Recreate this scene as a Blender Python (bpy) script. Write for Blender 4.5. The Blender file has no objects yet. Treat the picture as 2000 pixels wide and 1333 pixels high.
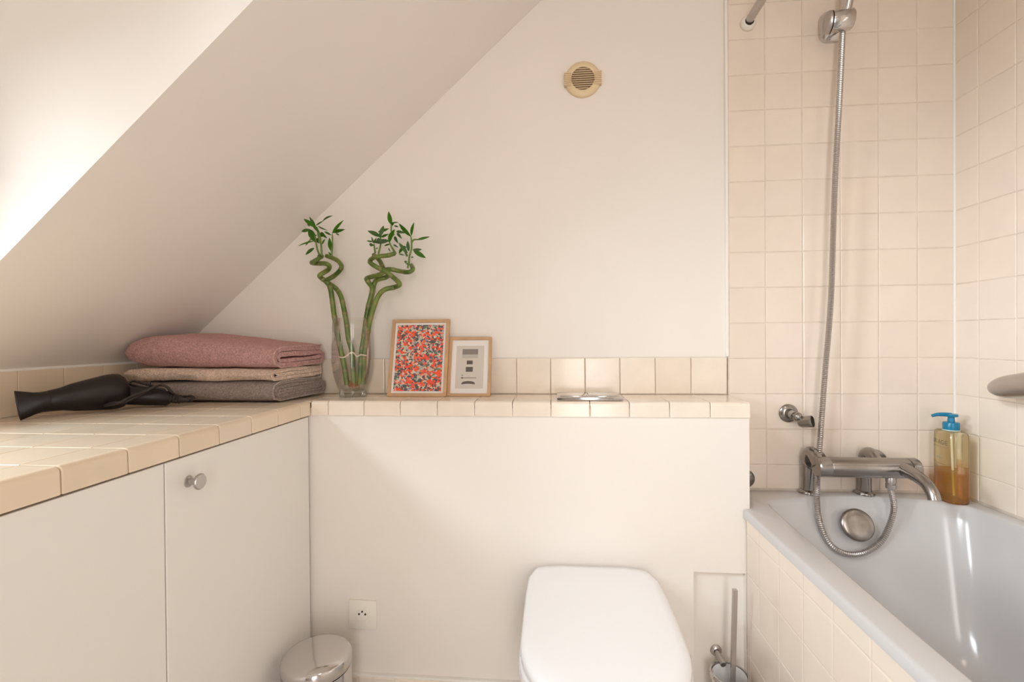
import bpy, bmesh, math, random
from mathutils import Vector, Matrix, noise
random.seed(7)
S = bpy.context.scene
COL = S.collection
PI = math.pi

# ------------------------------------------------------------------ camera
F_PX = 927.62
CAM = Vector((0.0, 0.0, 1.0))
C_R = Vector((0.9962, 0.0868, -0.0081)); C_U = Vector((0.0075, 0.0077, 0.9999)); C_F = Vector((-0.0868, 0.9962, -0.0070))
cam = bpy.data.cameras.new('camera'); cam.sensor_width = 36.0; cam.lens = F_PX * 36.0 / 2000.0; cam.clip_start = 0.02
camo = bpy.data.objects.new('camera', cam); COL.objects.link(camo)
camo.matrix_world = Matrix(((C_R.x, C_U.x, -C_F.x, 0), (C_R.y, C_U.y, -C_F.y, 0), (C_R.z, C_U.z, -C_F.z, 1.0), (0, 0, 0, 1)))
S.camera = camo

# ------------------------------------------------------------------ world, light, exposure
W = bpy.data.worlds.new('sky'); S.world = W; W.use_nodes = True
W.node_tree.nodes['Background'].inputs[0].default_value = (0.80, 0.88, 1.0, 1)
W.node_tree.nodes['Background'].inputs[1].default_value = 1.2

def area_light(name, loc, target, sx, sy, power, col):
    l = bpy.data.lights.new(name, 'AREA'); l.shape = 'RECTANGLE'; l.size = sx; l.size_y = sy; l.energy = power; l.color = col
    o = bpy.data.objects.new(name, l); COL.objects.link(o); o.location = loc
    o.rotation_euler = (Vector(target) - Vector(loc)).to_track_quat('-Z', 'Y').to_euler()
    return o
# openings out of frame: the dormer window and an added high fill window on the left, a doorway behind the camera
WIN_Y0, WIN_Y1, WIN_Z0, WIN_Z1 = 0.02, 0.64, 0.96, 1.50
HI_Y0, HI_Y1, HI_Z0, HI_Z1 = -0.90, -0.10, 1.75, 2.30
DOOR_X0, DOOR_X1, DOOR_Z1 = -0.05, 0.62, 1.98
def spread(o, a): o.data.spread = a
area_light('daylight', (-3.9, -0.75, 1.45), (-1.25, 0.36, 1.25), 0.60, 1.1, 84.0, (0.90, 0.96, 1.0))
area_light('sky_patch', (-3.6, -0.15, 2.75), (-1.25, 0.36, 1.35), 1.5, 1.8, 150.0, (0.90, 0.96, 1.0))
area_light('high_fill', (-3.0, -1.6, 3.4), (-1.25, -0.5, 2.0), 1.6, 1.6, 580.0, (0.84, 0.93, 1.0))  # added cool fill, shining in through the made-up high window
spread(area_light('doorway_light', (0.28, -1.30, 1.0), (0.2, 1.0, 0.7), 0.40, 1.8, 8.0, (1.0, 0.91, 0.83)), 2.4)
FILL_POWER, FILL_COL = 3.0, (1.0, 0.84, 0.68)                        # unseen ceiling lamp, added for warm fill
S.view_settings.view_transform = 'Standard'; S.view_settings.look = 'None'; S.view_settings.gamma = 1.0
S.view_settings.use_curve_mapping = False
S.view_settings.exposure = 0.28
S.cycles.use_denoising = True
S.cycles.max_bounces = 12; S.cycles.diffuse_bounces = 6; S.cycles.glossy_bounces = 5
S.cycles.transparent_max_bounces = 24; S.cycles.sample_clamp_indirect = 6.0

def at(px, py, y):
    """photo pixel -> world point at depth plane y (used only to take measurements)"""
    d = C_F + C_R * ((px - 1000) / F_PX) - C_U * ((py - 666.5) / F_PX)
    return CAM + d * (y / d.y)

# ------------------------------------------------------------------ materials
def new_mat(name):
    m = bpy.data.materials.new(name); m.use_nodes = True
    nt = m.node_tree; return m, nt, nt.nodes['Principled BSDF']

def mat(name, col, rough=0.5, metal=0.0, var=0.0, bump=0.0, bscale=40.0, bdist=0.002, tint=0.0, tscale=6.0, spec=0.5, coat=0.0, sheen=0.0, sss=0.0):
    """col varied per object (var), by a broad soft noise (tint), with noise relief (bump)"""
    m, nt, b = new_mat(name); L = nt.links.new; N = nt.nodes.new
    b.inputs['Roughness'].default_value = rough; b.inputs['Metallic'].default_value = metal
    b.inputs['Specular IOR Level'].default_value = spec
    b.inputs['Coat Weight'].default_value = coat; b.inputs['Coat Roughness'].default_value = 0.08
    if sheen: b.inputs['Sheen Weight'].default_value = sheen; b.inputs['Sheen Roughness'].default_value = 0.5
    b.inputs['Base Color'].default_value = (*col, 1)
    out = None
    tc = N('ShaderNodeTexCoord'); vec = tc.outputs['Object']
    if var:                                     # every piece gets its own stretch of the noise
        oi0 = N('ShaderNodeObjectInfo'); sc0 = N('ShaderNodeMath'); sc0.operation = 'MULTIPLY'; sc0.inputs[1].default_value = 37.0; L(oi0.outputs['Random'], sc0.inputs[0])
        va = N('ShaderNodeVectorMath'); va.operation = 'ADD'; L(vec, va.inputs[0]); L(sc0.outputs[0], va.inputs[1]); vec = va.outputs[0]
    if var or tint:
        hsv = N('ShaderNodeHueSaturation'); hsv.inputs['Color'].default_value = (*col, 1)
        val = None
        if var:
            oi = N('ShaderNodeObjectInfo'); mr = N('ShaderNodeMapRange'); mr.inputs[3].default_value = 1 - var; mr.inputs[4].default_value = 1 + var
            L(oi.outputs['Random'], mr.inputs[0]); val = mr.outputs[0]
            mr2 = N('ShaderNodeMapRange'); mr2.inputs[3].default_value = 1 + var * 3; mr2.inputs[4].default_value = 1 - var * 3
            mm = N('ShaderNodeMath'); mm.operation = 'FRACT'; m3 = N('ShaderNodeMath'); m3.operation = 'MULTIPLY'; m3.inputs[1].default_value = 17.31
            L(oi.outputs['Random'], m3.inputs[0]); L(m3.outputs[0], mm.inputs[0]); L(mm.outputs[0], mr2.inputs[0]); L(mr2.outputs[0], hsv.inputs['Saturation'])
        if tint:
            nz = N('ShaderNodeTexNoise'); nz.inputs['Scale'].default_value = tscale; nz.inputs['Detail'].default_value = 4
            L(vec, nz.inputs['Vector'])
            mr = N('ShaderNodeMapRange'); mr.inputs[1].default_value = 0.3; mr.inputs[2].default_value = 0.7; mr.inputs[3].default_value = 1 - tint; mr.inputs[4].default_value = 1 + tint
            L(nz.outputs[0], mr.inputs[0])
            if val:
                mu = N('ShaderNodeMath'); mu.operation = 'MULTIPLY'; L(val, mu.inputs[0]); L(mr.outputs[0], mu.inputs[1]); val = mu.outputs[0]
            else: val = mr.outputs[0]
        L(val, hsv.inputs['Value']); L(hsv.outputs[0], b.inputs['Base Color'])
    if bump:
        nz = N('ShaderNodeTexNoise'); nz.inputs['Scale'].default_value = bscale; nz.inputs['Detail'].default_value = 5
        L(vec, nz.inputs['Vector'])
        bp = N('ShaderNodeBump'); bp.inputs['Strength'].default_value = bump; bp.inputs['Distance'].default_value = bdist
        L(nz.outputs[0], bp.inputs['Height']); L(bp.outputs[0], b.inputs['Normal'])
    return m

def clear_mat(name, col, edge, rough=0.03, gloss=0.9, body=None, body_amt=0.0, pos=0.35):
    """thin clear sheet: tinted see-through, mirror glint by angle, optional cloudy body colour"""
    m = bpy.data.materials.new(name); m.use_nodes = True; nt = m.node_tree; nt.nodes.remove(nt.nodes['Principled BSDF'])
    L = nt.links.new; N = nt.nodes.new; out = nt.nodes['Material Output']
    lw = N('ShaderNodeLayerWeight'); lw.inputs[0].default_value = 0.35
    cr = N('ShaderNodeValToRGB'); cr.color_ramp.elements[0].color = (*col, 1); cr.color_ramp.elements[1].color = (*edge, 1)
    cr.color_ramp.elements[0].position = pos; L(lw.outputs['Facing'], cr.inputs[0])
    t = N('ShaderNodeBsdfTransparent'); L(cr.outputs[0], t.inputs[0]); cur = t.outputs[0]
    if body:
        d = N('ShaderNodeBsdfDiffuse'); d.inputs[0].default_value = (*body, 1); tl = N('ShaderNodeBsdfTranslucent'); tl.inputs[0].default_value = (*body, 1)
        mx0 = N('ShaderNodeMixShader'); mx0.inputs[0].default_value = 0.5; L(d.outputs[0], mx0.inputs[1]); L(tl.outputs[0], mx0.inputs[2])
        mx = N('ShaderNodeMixShader'); mx.inputs[0].default_value = body_amt; L(cur, mx.inputs[1]); L(mx0.outputs[0], mx.inputs[2]); cur = mx.outputs[0]
    g = N('ShaderNodeBsdfGlossy'); g.inputs[0].default_value = (1, 1, 1, 1); g.inputs['Roughness'].default_value = rough
    fr = N('ShaderNodeFresnel'); fr.inputs[0].default_value = 1.45
    mu = N('ShaderNodeMath'); mu.operation = 'MULTIPLY'; mu.inputs[1].default_value = gloss; L(fr.outputs[0], mu.inputs[0])
    mx2 = N('ShaderNodeMixShader'); L(mu.outputs[0], mx2.inputs[0]); L(cur, mx2.inputs[1]); L(g.outputs[0], mx2.inputs[2])
    L(mx2.outputs[0], out.inputs[0]); return m

PAINT = mat('paint_wall', (0.83, 0.78, 0.725), 0.42, bump=0.12, bscale=9, bdist=0.004, tint=0.015, tscale=3)
PAINT_DOOR = mat('paint_door', (0.81, 0.785, 0.745), 0.38, bump=0.05, bscale=14, bdist=0.002)
PAINT_WHITE = mat('paint_white', (0.86, 0.83, 0.78), 0.4)
TILE = mat('glazed_tile', (0.80, 0.70, 0.605), 0.13, var=0.012, bump=0.25, bscale=12, bdist=0.0015, tint=0.02, tscale=14)
TILE_HAND = mat('handmade_tile', (0.83, 0.735, 0.625), 0.15, var=0.035, bump=0.12, bscale=18, bdist=0.003, tint=0.03, tscale=20)
TILE_TOP = mat('worktop_tile', (0.77, 0.645, 0.50), 0.20, var=0.03, bump=0.02, bscale=14, bdist=0.002, tint=0.03, tscale=12)
GROUT = mat('grout', (0.70, 0.615, 0.525), 0.85, bump=0.2, bscale=120, bdist=0.001, tint=0.12, tscale=18)
GROUT_TOP = mat('grout_worktop', (0.68, 0.55, 0.39), 0.8)
GROUT_WHITE = mat('grout_white', (0.84, 0.82, 0.78), 0.6)
PORCELAIN = mat('porcelain', (0.89, 0.90, 0.93), 0.09, coat=0.3)
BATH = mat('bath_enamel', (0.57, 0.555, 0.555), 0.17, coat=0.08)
CHROME = mat('chrome', (0.62, 0.60, 0.59), 0.10, 1.0)
STEEL = mat('brushed_steel', (0.35, 0.325, 0.305), 0.24, 1.0, bump=0.05, bscale=200, bdist=0.0005)
STEEL_SATIN = mat('satin_steel', (0.52, 0.49, 0.475), 0.33, 1.0)
DARK_METAL = mat('stained_metal', (0.33, 0.295, 0.265), 0.3, 1.0, tint=0.25, tscale=30)
BLACK = mat('black_plastic', (0.014, 0.009, 0.009), 0.38, spec=0.35)
BLACK_MATTE = mat('black_cable', (0.03, 0.022, 0.022), 0.45)
DARK = mat('dark_recess', (0.03, 0.024, 0.02), 0.9)
VENTM = mat('yellowed_plastic', (0.76, 0.60, 0.38), 0.4)
VENTS = mat('vent_slat_plastic', (0.62, 0.46, 0.30), 0.45)
WHITE_PL = mat('white_plastic', (0.85, 0.81, 0.74), 0.3)
WOOD = mat('oak_frame', (0.55, 0.34, 0.18), 0.5, tint=0.12, tscale=25)
MATBOARD = mat('white_mat_board', (0.80, 0.77, 0.74), 0.7)
PRINT_BG = mat('print_paper', (0.62, 0.56, 0.50), 0.7)
PRINT_GREY = mat('print_grey', (0.25, 0.215, 0.195), 0.7)
PRINT_LIGHT = mat('print_light_grey', (0.50, 0.455, 0.41), 0.7)
PRINT_DARK = mat('print_dark', (0.12, 0.10, 0.09), 0.7)
FLOORM = mat('floor_tile', (0.76, 0.72, 0.67), 0.3, tint=0.05)
GLASS = clear_mat('vase_glass', (0.985, 0.985, 0.975), (0.95, 0.95, 0.93), pos=0.80, gloss=0.55)
GLASS_BASE = clear_mat('vase_base_glass', (0.93, 0.94, 0.92), (0.70, 0.74, 0.71), gloss=0.6)
WATER = clear_mat('water', (0.98, 0.985, 0.97), (0.9, 0.92, 0.9))
PANE = clear_mat('window_glass', (0.97, 0.98, 0.98), (0.9, 0.92, 0.92), gloss=0.6)
BOTTLE = clear_mat('clear_amber_plastic', (0.97, 0.93, 0.78), (0.80, 0.66, 0.38), rough=0.08, body=(0.75, 0.60, 0.33), body_amt=0.10)
LIQUID = clear_mat('amber_oil', (0.97, 0.78, 0.36), (0.90, 0.60, 0.18), rough=0.05, gloss=0.4, body=(0.85, 0.52, 0.14), body_amt=0.25)
BLUE = mat('blue_pump_plastic', (0.0, 0.18, 0.33), 0.28)
INK = mat('dark_ink', (0.10, 0.085, 0.07), 0.6)
INK_LINE = mat('brown_ink', (0.28, 0.20, 0.12), 0.6)
INK_BLUE = mat('teal_ink', (0.20, 0.36, 0.38), 0.6)
LABELM = mat('back_label', (0.78, 0.72, 0.42), 0.5)

def terry(name, col):
    m, nt, b = new_mat(name); L = nt.links.new; N = nt.nodes.new
    tc = N('ShaderNodeTexCoord')
    n1 = N('ShaderNodeTexNoise'); n1.inputs['Scale'].default_value = 230; n1.inputs['Detail'].default_value = 3; L(tc.outputs['Object'], n1.inputs['Vector'])
    n2 = N('ShaderNodeTexNoise'); n2.inputs['Scale'].default_value = 60; n2.inputs['Detail'].default_value = 5; L(tc.outputs['Object'], n2.inputs['Vector'])
    ad = N('ShaderNodeMath'); ad.operation = 'MULTIPLY_ADD'; ad.inputs[1].default_value = 0.3; L(n2.outputs[0], ad.inputs[0]); L(n1.outputs[0], ad.inputs[2])
    mr = N('ShaderNodeMapRange'); mr.inputs[1].default_value = 0.42; mr.inputs[2].default_value = 0.88; mr.inputs[3].default_value = 0.66; mr.inputs[4].default_value = 1.28; L(ad.outputs[0], mr.inputs[0])
    hs = N('ShaderNodeHueSaturation'); hs.inputs['Color'].default_value = (*col, 1); L(mr.outputs[0], hs.inputs['Value']); L(hs.outputs[0], b.inputs['Base Color'])
    b.inputs['Roughness'].default_value = 0.95; b.inputs['Specular IOR Level'].default_value = 0.1
    b.inputs['Sheen Weight'].default_value = 0.35; b.inputs['Sheen Roughness'].default_value = 0.5; b.inputs['Sheen Tint'].default_value = (*[min(1, c * 1.8) for c in col], 1)
    bp = N('ShaderNodeBump'); bp.inputs['Strength'].default_value = 1.0; bp.inputs['Distance'].default_value = 0.004; L(ad.outputs[0], bp.inputs['Height']); L(bp.outputs[0], b.inputs['Normal'])
    return m
T_PINK = terry('terry_pink', (0.50, 0.29, 0.275)); T_PINK2 = terry('terry_pink_hem', (0.60, 0.37, 0.35))
T_CREAM = terry('terry_cream', (0.70, 0.53, 0.43)); T_GREY = terry('terry_grey', (0.31, 0.25, 0.225)); T_GREY2 = terry('terry_grey_hem', (0.40, 0.34, 0.31))

def bamboo_mat():
    m, nt, b = new_mat('bamboo_stalk'); L = nt.links.new; N = nt.nodes.new
    tc = N('ShaderNodeTexCoord'); nz = N('ShaderNodeTexNoise'); nz.inputs['Scale'].default_value = 28; nz.inputs['Detail'].default_value = 4; L(tc.outputs['Object'], nz.inputs['Vector'])
    cr = N('ShaderNodeValToRGB'); e = cr.color_ramp.elements; e[0].position = 0.36; e[0].color = (0.065, 0.12, 0.018, 1); e[1].position = 0.62; e[1].color = (0.165, 0.225, 0.042, 1)
    L(nz.outputs[0], cr.inputs[0])
    at_ = N('ShaderNodeAttribute'); at_.attribute_name = 'ring'
    mx = N('ShaderNodeMix'); mx.data_type = 'RGBA'; mx.inputs[7].default_value = (0.27, 0.20, 0.085, 1)
    L(at_.outputs['Fac'], mx.inputs[0]); L(cr.outputs[0], mx.inputs[6]); L(mx.outputs[2], b.inputs['Base Color'])
    b.inputs['Roughness'].default_value = 0.33; return m
BAMBOO = bamboo_mat()
LEAF = mat('bamboo_leaf', (0.05, 0.135, 0.02), 0.55, var=0.13, spec=0.25)
SHOOT = mat('bamboo_shoot', (0.13, 0.22, 0.04), 0.5, tint=0.3, tscale=60)
ROOT = mat('reddish_roots', (0.36, 0.16, 0.07), 0.8, tint=0.3, tscale=80, bump=0.6, bscale=90, bdist=0.004)
TIE = mat('white_tie', (0.80, 0.70, 0.60), 0.5)

def confetti():
    m, nt, b = new_mat('confetti_print'); L = nt.links.new; N = nt.nodes.new
    tc = N('ShaderNodeTexCoord'); mp = N('ShaderNodeMapping'); mp.inputs['Scale'].default_value = (1.0, 1.0, 1.15); mp.inputs['Rotation'].default_value = (0, 0.6, 0)
    L(tc.outputs['Object'], mp.inputs['Vector'])
    nz = N('ShaderNodeTexNoise'); nz.inputs['Scale'].default_value = 120; L(tc.outputs['Object'], nz.inputs['Vector'])
    dm = N('ShaderNodeVectorMath'); dm.operation = 'SCALE'; dm.inputs[3].default_value = 0.011; L(nz.outputs[1], dm.inputs[0])
    da = N('ShaderNodeVectorMath'); da.operation = 'ADD'; L(mp.outputs[0], da.inputs[0]); L(dm.outputs[0], da.inputs[1])
    v1 = N('ShaderNodeTexVoronoi'); v1.inputs['Scale'].default_value = 150; L(da.outputs[0], v1.inputs['Vector'])
    cr = N('ShaderNodeValToRGB'); cr.color_ramp.interpolation = 'CONSTANT'; els = cr.color_ramp.elements
    cols = [(0, (0.90, 0.085, 0.025)), (0.22, (0.88, 0.13, 0.07)), (0.34, (0.50, 0.47, 0.37)), (0.56, (0.09, 0.095, 0.10)), (0.66, (0.83, 0.50, 0.36)), (0.76, (0.86, 0.09, 0.04)), (0.85, (0.12, 0.22, 0.12)), (0.90, (0.62, 0.56, 0.45)), (0.96, (0.33, 0.27, 0.36))]
    els[0].position, els[0].color = cols[0][0], (*cols[0][1], 1); els[1].position, els[1].color = cols[1][0], (*cols[1][1], 1)
    for p_, c_ in cols[2:]:
        e = els.new(p_); e.color = (*c_, 1)
    sx = N('ShaderNodeSeparateColor'); L(v1.outputs['Color'], sx.inputs[0]); L(sx.outputs[0], cr.inputs[0])
    v2 = N('ShaderNodeTexVoronoi'); v2.inputs['Scale'].default_value = 190; v2.inputs['Randomness'].default_value = 1; L(da.outputs[0], v2.inputs['Vector'])
    sx2 = N('ShaderNodeSeparateColor'); L(v2.outputs['Color'], sx2.inputs[0])
    lt = N('ShaderNodeMath'); lt.operation = 'LESS_THAN'; lt.inputs[1].default_value = 0.20; L(sx2.outputs[1], lt.inputs[0])
    mx = N('ShaderNodeMix'); mx.data_type = 'RGBA'; mx.inputs[7].default_value = (0.085, 0.085, 0.095, 1); L(lt.outputs[0], mx.inputs[0]); L(cr.outputs[0], mx.inputs[6])
    L(mx.outputs[2], b.inputs['Base Color']); b.inputs['Roughness'].default_value = 0.35; return m
CONFETTI = confetti()

# ------------------------------------------------------------------ mesh helpers
class MB:
    def __init__(s): s.v = []; s.f = []
    def add(s, vs, fs):
        o = len(s.v); s.v += [tuple(v) for v in vs]; s.f += [tuple(i + o for i in f) for f in fs]; return s
    def box(s, x0, x1, y0, y1, z0, z1, c=0.0):
        """box with every edge chamfered by c"""
        if c <= 0:
            s.add([(x, y, z) for x in (x0, x1) for y in (y0, y1) for z in (z0, z1)],
                  [(0, 1, 3, 2), (4, 6, 7, 5), (0, 4, 5, 1), (2, 3, 7, 6), (0, 2, 6, 4), (1, 5, 7, 3)]); return s
        bm = bmesh.new(); vs = [bm.verts.new((x, y, z)) for x in (x0, x1) for y in (y0, y1) for z in (z0, z1)]
        for f in [(0, 1, 3, 2), (4, 6, 7, 5), (0, 4, 5, 1), (2, 3, 7, 6), (0, 2, 6, 4), (1, 5, 7, 3)]: bm.faces.new([vs[i] for i in f])
        bmesh.ops.bevel(bm, geom=bm.edges[:], offset=c, segments=2, profile=0.5, affect='EDGES')
        bm.verts.index_update(); s.add([v.co[:] for v in bm.verts], [[v.index for v in f.verts] for f in bm.faces]); bm.free(); return s
    def loops(s, rings, closed=True, cap0=True, cap1=True):
        n = len(rings[0]); vs = [p for r in rings for p in r]; fs = []
        for i in range(len(rings) - 1):
            for j in range(n if closed else n - 1):
                k = (j + 1) % n; fs.append((i * n + j, i * n + k, (i + 1) * n + k, (i + 1) * n + j))
        if cap0: fs.append(tuple(range(n))[::-1])
        if cap1: fs.append(tuple(range((len(rings) - 1) * n, len(rings) * n)))
        s.add(vs, fs); return s
    def lathe(s, prof, seg=32, M=None, cap0=False, cap1=False):
        """prof: (radius, height) pairs turned about +Z, then placed by M"""
        M = M or Matrix(); rings = [[M @ Vector((r * math.cos(2 * PI * j / seg), r * math.sin(2 * PI * j / seg), h)) for j in range(seg)] for r, h in prof]
        return s.loops(rings, True, cap0, cap1)
    def tube(s, pts, rad, seg=12, cap=True, sq=False):
        pts = [Vector(p) for p in pts]; n = len(pts); rings = []
        t = (pts[1] - pts[0]).normalized(); up = Vector((0, 0, 1)) if abs(t.z) < 0.9 else Vector((1, 0, 0)); a = t.cross(up).normalized()
        for i, p in enumerate(pts):
            t = ((pts[min(i + 1, n - 1)] - pts[max(i - 1, 0)])).normalized(); a = (a - t * a.dot(t)).normalized(); b_ = t.cross(a)
            r = rad[i] if isinstance(rad, (list, tuple)) else rad
            rings.append([p + a * (r * math.cos(2 * PI * j / seg + (PI / 4 if sq else 0))) + b_ * (r * math.sin(2 * PI * j / seg + (PI / 4 if sq else 0))) for j in range(seg)])
        return s.loops(rings, True, cap, cap)
    def mesh(s, name, m=None, smooth=None):
        me = bpy.data.meshes.new(name); me.from_pydata(s.v, [], s.f); me.validate()
        bm = bmesh.new(); bm.from_mesh(me); bmesh.ops.recalc_face_normals(bm, faces=bm.faces); bm.to_mesh(me); bm.free()
        if smooth is not None:
            me.shade_smooth(); me.set_sharp_from_angle(angle=math.radians(smooth))
        if m: me.materials.append(m)
        return me
    def obj(s, name, m, parent=None, smooth=None, kind=None):
        return link(name, s.mesh(name, m, smooth), parent, kind)

def link(name, me, parent=None, kind=None, loc=None, rot=None):
    o = bpy.data.objects.new(name, me); COL.objects.link(o)
    if parent: o.parent = parent
    if kind: o['kind'] = kind
    if loc is not None: o.location = loc
    if rot is not None: o.rotation_euler = rot
    return o
def tag(o, label, cat, group=None):
    o['label'] = label; o['category'] = cat
    if group: o['group'] = group
    return o
def thing(name, label, cat, loc=(0, 0, 0), rot=(0, 0, 0), group=None):
    o = bpy.data.objects.new(name, None); COL.objects.link(o); o.location = loc; o.rotation_euler = rot; o.empty_display_size = 0.05
    return tag(o, label, cat, group)
def spline(pts, n=8, closed=False):
    P = [Vector(p) for p in pts]; out = []; N_ = len(P)
    for i in range(N_ if closed else N_ - 1):
        g = (lambda k: P[k % N_]) if closed else (lambda k: P[max(0, min(N_ - 1, k))])
        p0, p1, p2, p3 = g(i - 1), g(i), g(i + 1), g(i + 2)
        for j in range(n):
            t = j / n
            out.append(0.5 * ((2 * p1) + (p2 - p0) * t + (2 * p0 - 5 * p1 + 4 * p2 - p3) * t * t + (3 * p1 - p0 - 3 * p2 + p3) * t ** 3))
    if not closed: out.append(P[-1].copy())
    return out
def axis(loc, d):
    return Matrix.Translation(Vector(loc)) @ Vector(d).normalized().to_track_quat('Z', 'Y').to_matrix().to_4x4()
_tc = {}
def tile_mesh(w, h, th, m, g=0.0016):
    """single glazed tile lying in local XY, face up +Z, softened front edges"""
    k = (round(w, 4), round(h, 4), th, m.name)
    if k in _tc: return _tc[k]
    b = MB(); a, c = w / 2 - g / 2, h / 2 - g / 2; e = 0.0010 if m is TILE_TOP else 0.0022
    def ring(d, z): return [(-a + d, -c + d, z), (a - d, -c + d, z), (a - d, c - d, z), (-a + d, c - d, z)]
    b.loops([ring(0, 0), ring(0, th - 0.0016), ring(0.0004 if m is TILE_TOP else 0.0007, th - 0.0005), ring(e, th)], True, False, True)
    me = b.mesh('tile', m, None); _tc[k] = me; return me
ROT_BACK = (PI / 2, 0, 0); ROT_RIGHT = (PI / 2, 0, -PI / 2); ROT_LEFT = (PI / 2, 0, PI / 2)
def put_tile(parent, u0, u1, v0, v1, plane, p, th, m, name='tile', jit=0.004):
    """u along the wall, v up; plane 'y' faces -y at y=p, 'x-' faces -x at x=p, 'x+' faces +x, 'z' faces up"""
    me = tile_mesh(u1 - u0, v1 - v0, th, m); cu, cv = (u0 + u1) / 2, (v0 + v1) / 2
    j = lambda: random.uniform(-jit, jit)
    if plane == 'y': loc, rot = (cu, p, cv), (PI / 2 + j(), j(), 0)
    elif plane == 'x-': loc, rot = (p, cu, cv), (PI / 2 + j(), 0, -PI / 2 + j())
    elif plane == 'x+': loc, rot = (p, cu, cv), (PI / 2 + j(), 0, PI / 2 + j())
    else: loc, rot = (cu, cv, p), (j(), j(), 0)
    return link(name, me, parent, None, loc, rot)

# ------------------------------------------------------------------ room dimensions (metres)
D, DF, XC, XR, XL = 1.4326, 1.257, -0.6701, 1.1178, -1.228
ZT, ZTB, FL, CEIL, YN, YE = 0.830, 0.790, -0.02, 2.40, -1.10, 0.776
SL = 0.8934                                               # rise of the sloping ceiling per metre
def slope_z(x): return 1.0326 + (x + 1.1225) * SL
T = 0.102

# ------------------------------------------------------------------ structure
MB().box(XL - .1, XR + .1, YN - .1, D + .1, FL - .08, FL).obj('floor', FLOORM, None, None, 'structure')
wall_back = MB().box(XL - .1, XR + .1, D, D + .1, FL, CEIL + .05).obj('wall_back', PAINT, None, None, 'structure')
wall_right = MB().box(XR, XR + .1, YN, D, FL, CEIL + .05).obj('wall_right', GROUT, None, None, 'structure')
wn = MB(); wn.box(XL - .1, DOOR_X0, YN - .1, YN, FL, CEIL + .05); wn.box(DOOR_X1, XR + .1, YN - .1, YN, FL, CEIL + .05); wn.box(DOOR_X0, DOOR_X1, YN - .1, YN, DOOR_Z1, CEIL + .05)
wn.obj('wall_front', PAINT, None, None, 'structure')
df = MB(); df.box(DOOR_X0 - .06, DOOR_X0, YN - .1, YN + .015, FL, DOOR_Z1 + .06, .003); df.box(DOOR_X1, DOOR_X1 + .06, YN - .1, YN + .015, FL, DOOR_Z1 + .06, .003); df.box(DOOR_X0, DOOR_X1, YN - .1, YN + .015, DOOR_Z1, DOOR_Z1 + .06, .003)
df.obj('door_1', PAINT_WHITE, None, None, 'structure')
def holed(b, y0, y1, holes):
    """left wall between y0 and y1 with window openings"""
    e = sorted(holes); y = y0
    for (a, c, z0, z1) in e:
        b.box(XL - .1, XL, y, a, FL, CEIL + .05); b.box(XL - .1, XL, a, c, FL, z0); b.box(XL - .1, XL, a, c, z1, CEIL + .05); y = c
    b.box(XL - .1, XL, y, y1, FL, CEIL + .05)
wl = MB(); holed(wl, YN - .1, YE, [(HI_Y0, HI_Y1, HI_Z0, HI_Z1), (WIN_Y0, WIN_Y1, WIN_Z0, WIN_Z1)]); wl.box(XL - .1, XL, YE, D, FL, 1.2)
wall_left = wl.obj('wall_left', PAINT, None, None, 'structure')
# sloping ceiling: a solid wedge whose end is the bright dormer cheek
x_top = -1.1225 + (CEIL - 1.0326) / SL
zl = slope_z(XL)
prof = [(XL, zl), (x_top, CEIL), (XL, CEIL)]
MB().loops([[(x, YE, z) for x, z in prof], [(x, D, z) for x, z in prof]]).obj('ceiling_slope', PAINT, None, None, 'structure')
MB().box(XL - .1, XR + .1, YN - .1, D + .1, CEIL, CEIL + .08).obj('ceiling', PAINT, None, None, 'structure')

# unseen windows on the left; the high one is added for fill light
xw = XL - .05
for nm, (y0, y1, z0, z1) in (('window_1', (WIN_Y0, WIN_Y1, WIN_Z0, WIN_Z1)), ('window_fill', (HI_Y0, HI_Y1, HI_Z0, HI_Z1))):
    wf = MB(); f_ = .03
    for (a, b_, c, d) in ((y0, y0 + f_, z0, z1), (y1 - f_, y1, z0, z1), (y0, y1, z0, z0 + f_), (y0, y1, z1 - f_, z1)):
        wf.box(xw - .02, xw + .02, a, b_, c, d, .003)
    w_ = wf.obj(nm, PAINT_WHITE, None, None, 'structure')
    MB().box(xw - .003, xw + .003, y0 + .025, y1 - .025, z0 + .025, z1 - .025).obj('pane', PANE, w_)

# boxed-in cistern wall with a shallow niche on its right
NX0, NX1, NZ = 0.357, 0.487, 0.389
yb = DF + .005
cw = MB(); cw.box(XC - .06, NX0, yb, D, FL, ZTB + .02); cw.box(NX0, 0.498, yb, D, NZ, ZTB + .02); cw.box(NX1 + .0, 0.498, yb, D, FL, NZ); cw.box(NX0, NX1, yb + .014, D, FL, NZ)
casing = cw.obj('wall_casing', PAINT, None, None, 'structure')

# tub-end wall tiles
field = MB().box(0.5035, XR, D - .0080, D, 0.50, CEIL).obj('tile_bed', GROUT, wall_back, None)
cols = [0.507] + [0.6087 + T * k for k in range(5)] + [XR - .006]
rows = [0.558] + [1.9541 - T * j for j in range(13, -5, -1)]
for i in range(6):
    for j in range(len(rows) - 1):
        put_tile(wall_back, cols[i], cols[i + 1], rows[j], rows[j + 1], 'y', D - .0035, 0.006, TILE)
MB().box(XR - .0035, XR, YN, D - .008, .50, CEIL).obj('tile_bed', GROUT, wall_right)
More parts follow.
